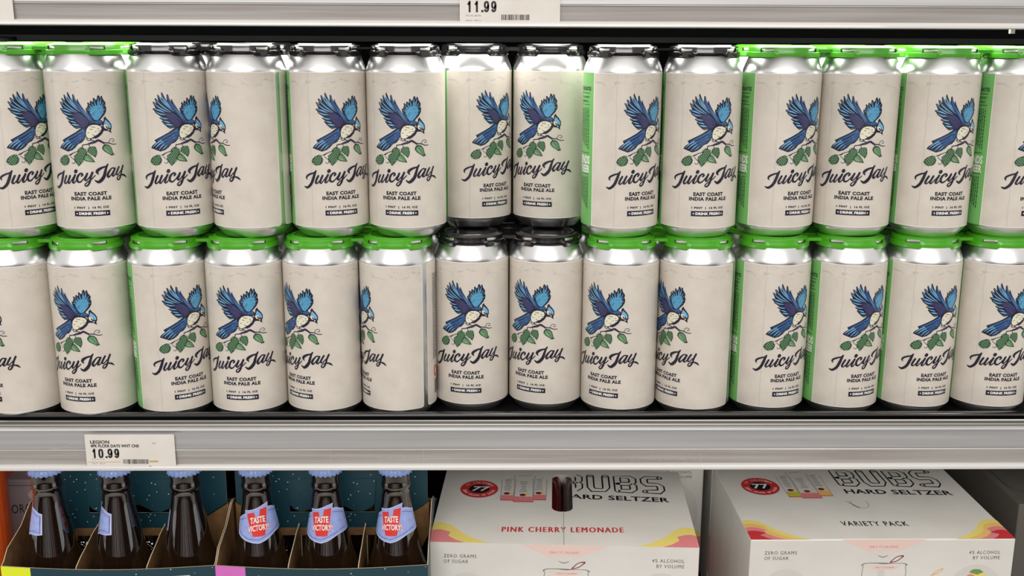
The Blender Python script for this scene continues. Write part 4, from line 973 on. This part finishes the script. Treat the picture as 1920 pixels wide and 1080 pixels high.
# ------------------------------------------------------------------ bottles
NP = [(0, 0), (26, 0), (29, 1.5), (30.3, 5), (30.5, 12), (30.5, 118), (29.8, 126), (27.6, 134), (24.6, 143), (21.6, 155), (19.2, 169), (17.0, 181), (15.0, 191), (13.4, 200), (12.6, 208), (12.3, 212.5), (13.3, 213.4), (13.6, 216), (12.9, 218.2), (12.7, 222), (12.9, 228), (12.6, 231), (0, 231)]
def rad_at(z):
    for (r0, z0), (r1, z1) in zip(NP, NP[1:]):
        if z0 <= z <= z1 and z1 > z0: return r0 + (r1 - r0) * (z - z0) / (z1 - z0)
    return 13
b = MB(); b.lathe(mm(NP), 64, 'glass'); bottle_glass = b.mesh('bottle_glass')
def crown_mesh():
    n = 84; vs = []; fs = []
    prof = [(0, 234.2), (11.0, 234.2), (13.0, 233.6), (13.7, 232.2), (14.1, 230.2), (15.0, 228.0), (14.6, 227.6), (13.3, 229.5)]
    K = len(prof)
    for i in range(n):
        a = 2 * PI * i / n; fl = .55 * math.cos(21 * a)
        for k, (r, z) in enumerate(prof):
            g = fl * [0, 0, .1, .5, .9, 1.1, 1.0, .2][k]
            vs.append(((r + g) / 1000 * math.sin(a), -(r + g) / 1000 * math.cos(a), (z - (.5 * math.cos(21 * a) if k in (5, 6) else 0)) / 1000))
    for i in range(n):
        j = (i + 1) % n
        for k in range(K - 1):
            fs.append((i * K, j * K + 1, i * K + 1) if k == 0 else (i * K + k, j * K + k, j * K + k + 1, i * K + k + 1))
    mb = MB(); mb.add(vs, fs, 'crown', True); return mb.mesh('crown')
crown_me = crown_mesh()
def neck_label():
    mb = MB(); a = Art(); R = 18.5
    def nl(x, y):
        q = max(-.98, min(.98, (x - 292) / 197)); th = math.asin(q)
        y2 = y + 10.4 * 18.5 * (1 - math.cos(th)) * .42
        return (R * th, 166 + (722 - y2) / 9.5)
    out = [(100, 468), (122, 455), (155, 452), (143, 418), (185, 428), (240, 428), (300, 415), (360, 392), (422, 362), (414, 408), (445, 398), (470, 394), (487, 393), 'R0', 'R1', (484, 588), (440, 630), (400, 665), (350, 700), (290, 722), (230, 712), (170, 685), (130, 650), (108, 610), (102, 540)]
    ang = lambda d, v: (R * rad(d), v)
    vr0 = nl(487, 393)[1] - 1.0; vr1 = nl(484, 588)[1] + .8
    P_ = [ang(93, vr0) if p == 'R0' else ang(93, vr1) if p == 'R1' else nl(*p) for p in out]
    cx = sum(p[0] for p in P_) / len(P_); cy = sum(p[1] for p in P_) / len(P_)
    sc = lambda p, s: (cx + (p[0] - cx) * s, cy + (p[1] - cy) * s)
    a.put('nl_edge', 0, tri_poly(P_)); a.put('nl_blue', 1, tri_poly([sc(p, .955) for p in P_]))
    line = [nl(*p) for p in [(108, 492), (150, 488)]]
    a.put('nl_line', 2, stroke([(x, y, .45) for x, y in [nl(105, 495), nl(165, 488)]], False, False))
    a.put('nl_line', 2, stroke([(x, y, .45) for x, y in [nl(408, 440), nl(466, 428)]], False, False))
    a.put('nl_line', 2, stroke([(x, y, .45) for x, y in [nl(466, 428), nl(482, 428), ang(86, vr0 - 2.2), ang(86, vr1 + 1.6), nl(468, 572), nl(400, 635), nl(290, 690), nl(200, 675), nl(135, 625), nl(118, 590)]], False, False))
    a.put('nl_red', 3, tri_poly([nl(*p) for p in [(168, 456), (248, 454), (290, 560), (318, 432), (402, 408), (348, 655), (238, 660)]]))
    def tx(s, x0, y0, x1, y1, bold):
        T = text_tris(s, bold)
        return [tuple(nl(x0 + (x1 - x0) * u, y0 + (y1 - y0) * v - 12 * u) for u, v in t) for t in T]
    a.put('nl_red', 4, tx('TASTE', 203, 556, 369, 493, .10)); a.put('nl_red', 4, tx('VICTORY!', 182, 623, 402, 562, .10))
    a.put('b_white', 5, tx('TASTE', 207, 552, 365, 497, .03)); a.put('b_white', 5, tx('VICTORY!', 187, 618, 398, 566, .03))
    def fn(u, v, l):
        th = u / R; r = rad_at(v) + .15 + l; return (r / 1000 * math.sin(th), -r / 1000 * math.cos(th), v / 1000)
    # cut also along height so that the sheet follows the shoulder curve
    for it in range(len(a.items)):
        m_, lay, T = a.items[it]; out_ = []
        for t in T:
            stack = [t]
            while stack:
                q = stack.pop(); e = max(((math.dist(q[i], q[(i + 1) % 3]), i) for i in range(3)))
                if e[0] > 4.5:
                    i = e[1]; mpt = ((q[i][0] + q[(i + 1) % 3][0]) / 2, (q[i][1] + q[(i + 1) % 3][1]) / 2); c = q[(i + 2) % 3]
                    stack += [(q[i], mpt, c), (mpt, q[(i + 1) % 3], c)]
                else: out_.append(q)
        a.items[it] = (m_, lay, out_)
    a.mesh(mb, fn, 1.5, ustep=.05)
    return mb.mesh('neck_label')
neck_me = neck_label()
def bottle(X, Y, phi, label, group):
    t = thing('beer_bottle', label, 'bottle', (X, Y, -.286), rad(phi), group)
    obj('glass', bottle_glass, t); obj('crown_cap', crown_me, t); obj('neck_label', neck_me, t)
    return t
BA = [(-.4045, .9015, -96), (-.3425, .9015, -97), (-.2805, .9015, -150)]
BB = [(-.2165, .9015, 13), (-.1535, .9015, -9), (-.0905, .9015, -11)]
wh = ['left', 'middle', 'right']
for k in range(3):
    bottle(*BA[k], 'dark beer bottle at front %s of the left-hand carrier, label turned aside' % wh[k], 'bottles of the left carrier')
    bottle(*BB[k], 'dark beer bottle at front %s of the right-hand carrier, label facing out' % wh[k], 'bottles of the right carrier')
    bottle(BA[k][0], .9675, 180, 'dark beer bottle at the back %s of the left-hand carrier' % wh[k], 'back bottles of the left carrier')
    bottle(BB[k][0], .9675, 180, 'dark beer bottle at the back %s of the right-hand carrier' % wh[k], 'back bottles of the right carrier')

# ------------------------------------------------------------------ six-bottle carton carriers
def sheet(poly, origin, ex, ez, thick, front, back, edge='kraft_edge'):
    """cardboard sheet: 2D outline (mm) in plane (ex, ez), thickness along ex x ez"""
    ex, ez = Vector(ex), Vector(ez); n = ex.cross(ez).normalized(); o = Vector(origin)
    mb = MB(); N_ = len(poly)
    T = tessellate_polygon([[Vector((x, y, 0)) for x, y in poly]])
    P0 = [o + ex * (x / 1000) + ez * (y / 1000) + n * (thick / 2000) for x, y in poly]
    P1 = [o + ex * (x / 1000) + ez * (y / 1000) - n * (thick / 2000) for x, y in poly]
    uv = [(x / 100, y / 100) for x, y in poly]
    def ori(t):
        a, b_, c = (poly[i] for i in t)
        return t if (b_[0] - a[0]) * (c[1] - a[1]) - (c[0] - a[0]) * (b_[1] - a[1]) > 0 else (t[0], t[2], t[1])
    T = [ori(tuple(t)) for t in T]
    mb.add(P0, T, front, uvs=uv); mb.add(P1, [(t[0], t[2], t[1]) for t in T], back, uvs=uv)
    mb.add(P0 + P1, [(i, i + N_, (i + 1) % N_ + N_, (i + 1) % N_) for i in range(N_)], edge, uvs=uv + uv)
    return mb
def carrier(label, x0, x1, corner, lift):
    W = (x1 - x0) * 1000; H = 153.5
    t = thing('bottle_carrier', label, 'bottle carrier', (x0, 0, -.286))
    X, Y, Z = (1, 0, 0), (0, 1, 0), (0, 0, 1)
    # bowed front panel
    nb = 16; mb = MB(); vs = []; uv = []
    yb = lambda s: .8655 - .0075 * math.sin(PI * s)
    for off in (0, .0006):
        for i in range(nb + 1):
            s = i / nb
            for h in (0, H / 1000): vs.append((s * W / 1000, yb(s) + off, h)); uv.append((s * W / 100, h * 10))
    fo = (nb + 1) * 2
    F0 = [(2 * i, 2 * i + 2, 2 * i + 3, 2 * i + 1) for i in range(nb)]
    mb.add(vs, F0, 'teal', True, uv); mb.add(vs, [(fo + a, fo + d, fo + c, fo + b_) for a, b_, c, d in F0], 'kraft', True, uv)
    mb.add(vs, [(2 * i + 1, 2 * i + 3, fo + 2 * i + 3, fo + 2 * i + 1) for i in range(nb)], 'kraft_edge', False, uv)
    a = Art()
    a.put(corner, 0, rect_t(-.2, 60, 27, H - .2)) if corner else None
    # big V on the panel
    c = W * .62
    a.put('b_white', 1, tri_poly([(c - 50, H - 8), (c - 12, H - 8), (c, H - 50), (c + 12, H - 8), (c + 50, H - 8), (c + 18, H - 110), (c - 18, H - 110)])) if lift else None
    a.put('nl_red', 2, tri_poly([(c - 45, H - 11), (c - 15, H - 11), (c, H - 62), (c + 15, H - 11), (c + 45, H - 11), (c + 15, H - 106), (c - 15, H - 106)])) if lift else None
    a.mesh(mb, lambda u, v, l: (u / 1000, yb(max(0, min(1, u / W))) - (.06 + l) / 1000, v / 1000), 10)
    obj('front_panel', mb.mesh('front_panel'), t)
    obj('back_panel', sheet([(0, 0), (W, 0), (W, H), (0, H)], (0, 1.0055, 0), X, Z, .6, 'kraft', 'teal').mesh('back_panel'), t)
    obj('bottom', sheet([(0, 0), (W, 0), (W, 140), (0, 140)], (0, .8655, .0005), X, Y, .6, 'kraft', 'kraft').mesh('bottom'), t)
    side = [(0, 0), (140, 0), (140, H), (128, H + 3), (96, 176), (74, 183.5), (66, 183.5), (44, 171), (14, H + 10), (5, H + 2), (0, H)]
    obj('side_panel', sheet(side, (.0004, .8655, 0), Y, Z, .6, 'kraft', 'teal').mesh('side_panel'), t)
    obj('side_panel', sheet(side, (W / 1000 - .0004, .8655, 0), Y, Z, .6, 'teal', 'kraft').mesh('side_panel'), t)
    # handle panel with its cut-out (ring of points: outer + slot joined by a bridge)
    c = W / 2
    outer = [(4, 182), (22, 170), (40, 156.2), (c - .01, 156.2)]
    slot = [(c - .01, 172), (c - 40, 172), (c - 40, 182), (c - 34, 196), (c - 14, 203), (c + 14, 203), (c + 34, 196), (c + 40, 182), (c + 40, 172), (c + .01, 172)]
    rest = [(c + .01, 156.2), (W - 40, 156.2), (W - 22, 170), (W - 4, 182), (W - 4, 222), (W - 14, 238), (W - 40, 246), (40, 246), (14, 238), (4, 222)]
    obj('handle_panel', sheet(outer + slot + rest, (0, .9345, 0), X, Z, .6, 'teal', 'teal').mesh('handle_panel'), t)
    flap = [(c - 42, 206), (c - 40, 181), (c - 36, 176), (c - 30, 173.3), (c - 24, 174.5), (c - 14, 180), (c - 4, 183), (c + 5, 182), (c + 14, 177.5), (c + 20, 173.8), (c + 28, 173.3), (c + 36, 177), (c + 40, 181), (c + 42, 206)]
    obj('handle_flap', sheet(flap, (0, .9330, 0), X, Z, .6, 'teal', 'teal', 'teal').mesh('handle_flap'), t)
    obj('lower_band', sheet([(40, 148.4), (W - 40, 148.4), (W - 40, 156.1), (40, 156.1)], (0, .9345, 0), X, Z, .6, 'kraft', 'kraft').mesh('lower_band'), t)
    for sg in (0, 1):
        f_ = (lambda x: x) if sg == 0 else (lambda x: W - x)
        obj('gusset', sheet([(f_(x), y) for x, y in [(3, 181.5), (21, 169.5), (39.9, 156), (39.9, 148.4), (28, 132), (14, 128), (3, 150)]], (0, .9350, 0), X, Z, .6, 'kraft', 'kraft').mesh('gusset'), t)
    for k in (1, 2):
        dv = [(2, 0), (66, 0), (66, 162), (50, 160), (36, 156), (20, H - 1), (8, H - 5), (2, H - 12)]
        obj('divider', sheet(dv, (W / 3000 * k, .8655, 0), Y, Z, .8, 'kraft', 'kraft').mesh('divider'), t)
        dv = [(2, 0), (66, 0), (66, 140), (2, 165)]
        obj('divider', sheet(dv, (W / 3000 * k, .9365, 0), Y, Z, .8, 'kraft', 'kraft').mesh('divider'), t)
    return t
carrier('teal star-speckled bottle carrier with yellow corner, on the left', -.4365, -.2485, 'yellow_card', True)
carrier('teal star-speckled bottle carrier with pink corner, beside the cartons', -.2480, -.0600, 'violet_card', False)

# ------------------------------------------------------------------ seltzer cartons
def letters_BUBS(x0, y0, x1, y1, slope, w_, m1, m2, a, lay, skip=0):
    B_ = [[(0, 0), (0, 1), (.8, 1), (1, .88), (1, .62), (.82, .5), (0, .5)], [(.82, .5), (1, .38), (1, .12), (.8, 0), (0, 0)]]
    U_ = [[(0, 1), (0, .18), (.16, 0), (.84, 0), (1, .18), (1, 1)]]
    S_ = [[(1, 1), (.16, 1), (0, .88), (0, .62), (.16, .5), (.84, .5), (1, .38), (1, .12), (.84, 0), (0, 0)]]
    W = (x1 - x0); lw = W * .224; gap = (W - 4 * lw) / 3
    for li, L in enumerate((B_, U_, B_, S_)):
        for seg in L:
            P_ = []
            for (u, v) in seg:
                X = x0 + li * (lw + gap) + u * lw + w_ / 2 - u * w_; Y = y0 + w_ / 2 + v * (y1 - y0 - w_) + slope * (X - x0) / W
                P_.append((X, Y))
            a.put(m1, lay, stroke([(x, y, w_) for x, y in P_], False, True))
            a.put(m2, lay + 1, stroke([(x, y, w_ - 3.3) for x, y in P_], False, True))
def waves(a, W, cols, lay=1):
    """rounded stripes falling to the front edge at both ends of the top"""
    for side in (0, 1):
        fx = (lambda x: x) if side == 0 else (lambda x: W - x)
        n = len(cols)
        for k, cname in enumerate(cols):
            reach = 62 - k * 46 / n - 6; h = 41 - k * 30 / n
            arc = [(0, h - 2), (4, h), (10, h - .5), (18, h - 5), (reach * .5, h * .52), (reach * .75, h * .2), (reach, .3)]
            a.put(cname, lay + k * .3, tri_poly([(fx(0.2), .3)] + [(fx(max(.2, x)), y) for x, y in arc]))
def carton(label, X, Y, rz, kind, W=.2476, D=.174, H=.157, z=-.286, skin='box'):
    t = thing('seltzer_carton', label, 'carton', (X, Y, z), rz)
    w_, d_, h_ = W * 1000, D * 1000, H * 1000
    mb = MB()
    if kind == 'cherry':       # top made of two flaps with a dark torn slot at the centre seam
        hx0, hx1, hy0, hy1 = .1128, .1334, .070, .160
        mb.add([(0, 0, 0), (W, 0, 0), (W, D, 0), (0, D, 0), (0, 0, H), (W, 0, H), (W, D, H), (0, D, H)], [(0, 3, 2, 1), (0, 1, 5, 4), (1, 2, 6, 5), (2, 3, 7, 6), (3, 0, 4, 7)], 'box')
        q = rrect(hx0 * 1000, hy0 * 1000, hx1 * 1000, hy1 * 1000, 9.5, 5); n = len(q)
        # top face ring around the slot
        outr = [(W * 1000, D * 1000), (0, D * 1000), (0, 0), (W * 1000, 0)]
        tt = tessellate_polygon([[Vector((x, y, 0)) for x, y in outr], [Vector((x, y, 0)) for x, y in reversed(q)]])
        allp = outr + list(reversed(q))
        fs = []
        for f in tt:
            A_, B_, C_ = (allp[i] for i in f)
            fs.append(f if (B_[0] - A_[0]) * (C_[1] - A_[1]) - (C_[0] - A_[0]) * (B_[1] - A_[1]) > 0 else (f[0], f[2], f[1]))
        mb.add([(x / 1000, y / 1000, H) for x, y in allp], fs, 'box')
        rim = [(x / 1000, y / 1000, H) for x, y in q] + [(x / 1000, y / 1000, H - .0012) for x, y in q]
        mb.add(rim, [(i, (i + 1) % n, (i + 1) % n + n, i + n) for i in range(n)], 'kraft_edge')
    else:
        mb.box((0, 0, 0), (W, D, H), skin)
    body = obj('carton_body', mb.mesh('carton_body'), t)
    if kind != 'cherry': bevel(body, .0012, 2)
    if skin != 'box':                       # carton darkened in colour for shade, only rounded outlines on top
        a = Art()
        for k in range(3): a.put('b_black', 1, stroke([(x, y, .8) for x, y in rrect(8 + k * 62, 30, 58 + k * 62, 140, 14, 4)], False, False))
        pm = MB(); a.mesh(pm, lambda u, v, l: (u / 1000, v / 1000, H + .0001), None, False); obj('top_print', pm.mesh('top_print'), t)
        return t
    a = Art()
    cols = ['b_yellow', 'b_pink'] if kind == 'cherry' else ['b_yellow', 'b_orange', 'b_pink', 'b_red']
    waves(a, w_, cols)
    # calorie badge
    a.put('b_dred' if 0 else 'b_red', 2, ell_t(38, 120, 19.5, 21.5, 40)); a.put('b_black', 3, ell_t(38, 120, 10.5, 10.5, 30))
    a.put('b_white', 4, text_rect('77', 30, 114.5, 46.5, 126, .02, 1, 0, 2.5 if kind == 'cherry' else 0))
    def arc_text(s, r, a0, a1, flip):
        n = len(s)
        for i, ch in enumerate(s):
            if ch == ' ': continue
            an = rad(a0 + (a1 - a0) * i / (n - 1)); hh = 3.2
            T = text_tris(ch, .02); ux = (math.sin(an), math.cos(an)); rx = (ux[1], -ux[0]); sg = -1 if flip else 1
            def warp(p):
                du, dv = (p[0] - .5) * 2.6 * sg, (p[1] - .5) * hh * sg
                return (38 + ux[0] * (r + dv) + rx[0] * du, 120 + ux[1] * (r * 1.05 + dv) + rx[1] * du)
            a.put('b_rose', 4, [tuple(warp(p) for p in tr) for tr in T])
    arc_text('77 CALORIES', 15.2, -58, 58, False); arc_text('ZERO GRAMS OF SUGAR', 15.2, 258, 102, True)
    # three cans/glasses picture
    for (gx0, gx1, gy, gt, col) in ((61, 74.5, 93, 145, 'b_olive' if kind != 'cherry' else 'b_pink'), (93.5, 106.7, 95.5, 148, 'b_orange' if kind != 'cherry' else 'b_pink'), (74, 94, 90.3, 156, 'b_pink')):
        a.put('b_grey', 2, stroke([(gx0, gy, .5), (gx0 - .6, gt, .5)], False, False)); a.put('b_grey', 2, stroke([(gx1, gy, .5), (gx1 + .6, gt, .5)], False, False))
        a.put(col, 2.5, tri_poly([(gx0, gy), (gx1, gy), (gx1, gy + 13), (gx0, gy + 13)])); a.put('b_red', 2.7, rect_t(gx0, gy, gx1, gy + 1.6))
        a.put('b_dred', 3, ell_t((gx0 + gx1) / 2 - 1, gy + 17, 3.2, 3, 12)); a.put('b_yellow', 2.8, ell_t((gx0 + gx1) / 2 + 3, gy + 17.5, 2.6, 2.6, 12))
        random.seed(int(gx0))
        for k in range(7):
            cx = (gx0 + gx1) / 2; ww = random.uniform(2.5, 5); a.put('b_grey', 2.2, rect_t(cx - ww, gy + 25 + k * 4, cx + ww * .7, gy + 26.3 + k * 4))
        a.put('b_grey', 2.3, stroke([(gx0 + 3, gt - 1, .8), ((gx0 + gx1) / 2, gt, 1.0), (gx1 - 3, gt + 1.5, .8)]))
    letters_BUBS(120.5, 120, 229, 163.5, -3.0, 8.4, 'b_black', 'box', a, 2)
    a.put('b_black', 2, text_rect('HARD SELTZER', 121.8, 101.5, 230.6, 112.6, .025, 1.05, -5))
    if kind == 'cherry':
        for q in (-.35, 0, .35): a.put('b_red', 2, text_rect('PINK CHERRY LEMONADE', 66 + q, 23.5, 180.5 + q, 34.2, 0, 1.25, 4))
    else:
        a.put('b_black', 2, text_rect('VARIETY PACK', 94.5, 28, 158.5, 38, .02, 1.25, -1))
        a.put('b_grey', 2, stroke([(x, y, .5) for x, y in ((119.5, 84), (119.5, 74), (123, 68), (129, 67), (133.5, 70), (135.5, 76), (135.5, 84))], True, False))
        a.put('b_black', 2.5, stroke([(115, 84, .3), (119.5, 76, .8), (124.5, 67, 1.0)], True, False))
    # keep the print off the torn slot
    if kind == 'cherry':
        for it in range(len(a.items)):
            m_, lay, T = a.items[it]
            a.items[it] = (m_, lay, [t_ for t_ in T if not all(112 < p[0] < 136 and 69 < p[1] < 161 for p in t_) and not (m_ in ('b_black', 'box') and 112 < sum(p[0] for p in t_) / 3 < 135.5 and 69 < sum(p[1] for p in t_) / 3 < 161)])
    pm = MB(); a.mesh(pm, lambda u, v, l: (u / 1000, v / 1000, H + (.03 + l * .6) / 1000), None, False)
    obj('top_print', pm.mesh('top_print'), t)
    # front print (v measured down from the top edge)
    a = Art()
    a.put('b_black', 1, text_rect('ZERO GRAMS', 13.6, h_ - 15.2, 43.8, h_ - 11.8, .0, 1.2)); a.put('b_black', 1, text_rect('OF SUGAR', 13.6, h_ - 20.6, 36.2, h_ - 17.2, .0, 1.2))
    a.put('b_black', 1, text_rect('4% ALCOHOL', 205.2, h_ - 15.4, 234.6, h_ - 12.0, .0, 1.2)); a.put('b_black', 1, text_rect('BY VOLUME', 209.4, h_ - 20.8, 234.6, h_ - 17.4, .0, 1.2))
    a.put('b_rose', 1, tri_poly([(86, h_ - .3), (163.5, h_ - .3), (138, h_ - 11.5), (110, h_ - 11.5)]))
    a.put('b_rose', 1.2, stroke([(86, h_ - .8, .6), (118, h_ - 15.5, .6)], False)); a.put('b_rose', 1.2, stroke([(163.5, h_ - .8, .6), (130.5, h_ - 15.5, .6)], False))
    a.put('b_red', 2, text_rect('ONLY 77 CALORIES', 110.8, h_ - 8.8, 138.2, h_ - 6.5, -.005, 1.3))
    a.put('b_grey', 2, stroke([(120, h_ - 16.6, .5), (124.5, h_ - 18.2, .8), (129, h_ - 16.6, .5)]))
    a.put('b_grey', 2, stroke([(105.6, h_ - 26.4, 1.3), (108.5, h_ - 24.6, .7), (118, h_ - 24.2, .7), (126, h_ - 24.6, 1.3), (135, h_ - 24.6, .5), (144.5, h_ - 24.6, .6), (147.8, h_ - 26.2, 1.4)]))
    a.put('b_grey', 1.5, stroke([(107, h_ - 27, .6), (106.2, h_ - 33, .5), (106.2, h_ - 120, .5)], False)); a.put('b_grey', 1.5, stroke([(146.6, h_ - 27, .6), (147.4, h_ - 33, .5), (147.4, h_ - 120, .5)], False))
    a.put('b_rose', 1.2, tri_poly([(110, h_ - 27), (143, h_ - 27), (136, h_ - 30.5), (117, h_ - 30.5)])); a.put('b_red', 2, text_rect('ONLY 77 CALORIES', 118, h_ - 29.4, 136, h_ - 27.9, 0, 1.2))
    a.put('box_shadow_print', 1.1, rect_t(121, h_ - 120, 127.5, h_ - 31))
    a.put('b_dred', 2, stroke([(131.8, h_ - 23.6, .9), (135.5, h_ - 19.6, .8), (139, h_ - 17.4, .8), (143.8, h_ - 17.0, 1.2), (141.5, h_ - 19.4, .9), (137.5, h_ - 22.4, .8), (131.8, h_ - 23.6, .9)]))
    lx = 205 if kind == 'cherry' else 172
    a.put('b_olive' if kind == 'cherry' else 'b_orange', 2, stroke([(lx, h_ - 37, .9), (lx + 4, h_ - 33, .8), (lx + 10, h_ - 30, 1.0), (lx + 7, h_ - 34, .8), (lx, h_ - 37, .9)]))
    for cx_, cy_, rr in ((35, h_ - 62, 32), (214, h_ - 62, 36)): a.put('box_shadow_print', .5, ell_t(cx_, cy_, rr * .8, rr, 40))
    if kind != 'cherry2':
        a.put('b_green', 2, ell_t(213, h_ - 33, 4.5, 2.2, 16))
    a.put('b_yellow', 1, ell_t(215, h_ - 41, 8.5, 9.5, 28)); a.put('b_pink', 1.5, ell_t(209, h_ - 42, 5.2, 6.0, 24)); a.put('b_rose', 2, ell_t(208.6, h_ - 42, 2.4, 3.0, 16)); a.put('b_green', 2, tri_poly([(207, h_ - 34), (211, h_ - 31), (217, h_ - 31), (221, h_ - 34), (215, h_ - 36.5)]))
    a.put('b_yellow', .8, tri_poly([(w_ - .3, h_ - 84), (w_ - 22, h_ - 88), (w_ - 60, h_ - 112), (w_ - 75, h_ - 130), (w_ - .3, h_ - 130)])); a.put('b_pink', 1, tri_poly([(w_ - .3, h_ - 90), (w_ - 24, h_ - 95), (w_ - 52, h_ - 118), (w_ - 62, h_ - 134), (w_ - .3, h_ - 134)])); a.put('b_red', 1.2, tri_poly([(w_ - .3, h_ - 106), (w_ - 28, h_ - 115), (w_ - 42, h_ - 140), (w_ - .3, h_ - 140)]))
    a.put('b_yellow', .8, tri_poly([(.3, h_ - 84), (22, h_ - 88), (60, h_ - 112), (75, h_ - 130), (.3, h_ - 130)])); a.put('b_pink', 1, tri_poly([(.3, h_ - 90), (24, h_ - 95), (52, h_ - 118), (62, h_ - 134), (.3, h_ - 134)]))
    pm = MB(); a.mesh(pm, lambda u, v, l: (u / 1000, -(.03 + l * .6) / 1000, v / 1000), None, False)
    obj('front_print', pm.mesh('front_print'), t)
    # closing flap seam and raised edge lips on the top
    pm = MB()
    if kind == 'cherry':
        pm.box((.1236, .0005, H), (.1240, .070, H + .0006), 'b_white'); pm.box((.1240, .0005, H), (.1244, .070, H + .0002), 'inside')
        obj('seam', pm.mesh('seam'), t)
        cm = MB()
        for (cx, cy) in ((.0985, .118), (.1555, .118)): pass
        # two slim cans seen through the slot, lying upright inside
        for nm, x_, col in (('inner_can', .109, 'can_red'), ('inner_can', .138, 'can_silver')):
            c_ = MB()
            nseg = 32; vs = []; fs = []
            for i in range(nseg):
                a_ = 2 * PI * i / nseg
                for yy in (.060, .168): vs.append((x_ + .0145 * math.cos(a_), yy, H - .0165 + .0145 * math.sin(a_)))
            fs = [(2 * i, 2 * ((i + 1) % nseg), 2 * ((i + 1) % nseg) + 1, 2 * i + 1) for i in range(nseg)]
            c_.add(vs, fs, col, True)
            obj(nm, fix_normals(c_.mesh(nm)), t)
        il = MB(); il.box((.002, .002, .002), (W - .002, D - .002, .100), 'inside'); obj('inner_tray', il.mesh('inner_tray'), t)
    return t
carton('white carton reading PINK CHERRY LEMONADE, torn open on top', -.0614, .9024, rad(-3.2), 'cherry')
carton('white carton reading VARIETY PACK, right of the torn one', .2367, .9047, rad(.1), 'variety')
carton('white carton standing behind the torn pink cherry carton', -.018, 1.094, 0, 'cherry2')
carton('second white carton behind the VARIETY PACK carton', .2385, 1.094, 0, 'variety')
carton('white carton with shade in its colour and outlined tops at the far right edge', 0.5235, 0.98, rad(-.5), 'variety', skin='shaded_card')

# ------------------------------------------------------------------ goods at the far left of the lower shelf
t = thing('orange_box', 'orange round-cornered carton at the far left of lower shelf', 'box', (-.500, .925, -.286))
b = MB()
q = rrect(-.075, 0, .031, .06, .029, 8); n = len(q)
b.add([(x, y, .0) for x, y in q] + [(x, y, .2135) for x, y in q], [tuple(range(n - 1, -1, -1)), tuple(range(n, 2 * n))] + [(i, (i + 1) % n, (i + 1) % n + n, i + n) for i in range(n)], 'orange_card')
obj('carton_body', fix_normals(b.mesh('carton_body')), t)
t = thing('wine_box', 'mauve grey wine carton between orange box and first bottle', 'box', (-.506, 1.03, -.286))
b = MB(); b.box((0, 0, 0), (.085, .08, .164), 'mauve'); bevel(obj('carton_body', b.mesh('carton_body'), t), .002)
a = Art(); a.put('b_black', 1, text_rect('ORCA', 4.5, 126, 32, 136, 0, 1.1, 2)); a.put('b_grey', 1, text_rect('O ROSSO', 14, 117.5, 42, 121.5, 0, 1.3, 1.5)); a.put('print_grey', 1, rect_t(2, 157, 83, 158)); a.put('b_rose', .5, ell_t(32, 147, 9, 6))
b = MB(); a.mesh(b, lambda u, v, l: (u / 1000, -(.03 + l) / 1000, v / 1000), None, False); obj('front_print', b.mesh('front_print'), t)
t = thing('rust_carton', 'rust red carton behind the mauve wine carton', 'box', (-.560, 1.115, -.286))
b = MB(); b.box((0, 0, 0), (.135, .07, .235), 'rust'); bevel(obj('carton_body', b.mesh('carton_body'), t), .002)

# ------------------------------------------------------------------ tall bottle behind the cans, upper left
t = thing('wine_bottle', 'amber glass bottle standing behind the upper left cans', 'bottle', (-.547, 1.22, 0))
b = MB(); b.lathe(mm([(0, 0), (34, 0), (37, 3), (37, 190), (35, 212), (28, 232), (18, 250), (15, 262), (14.5, 318), (0, 318)]), 40, 'amber'); obj('glass', b.mesh('glass'), t)
b = MB(); b.lathe(mm([(14.8, 290), (15.4, 290.5), (15.6, 320), (15, 321.5), (0, 321.5)]), 40, 'b_black'); obj('capsule', b.mesh('capsule'), t)
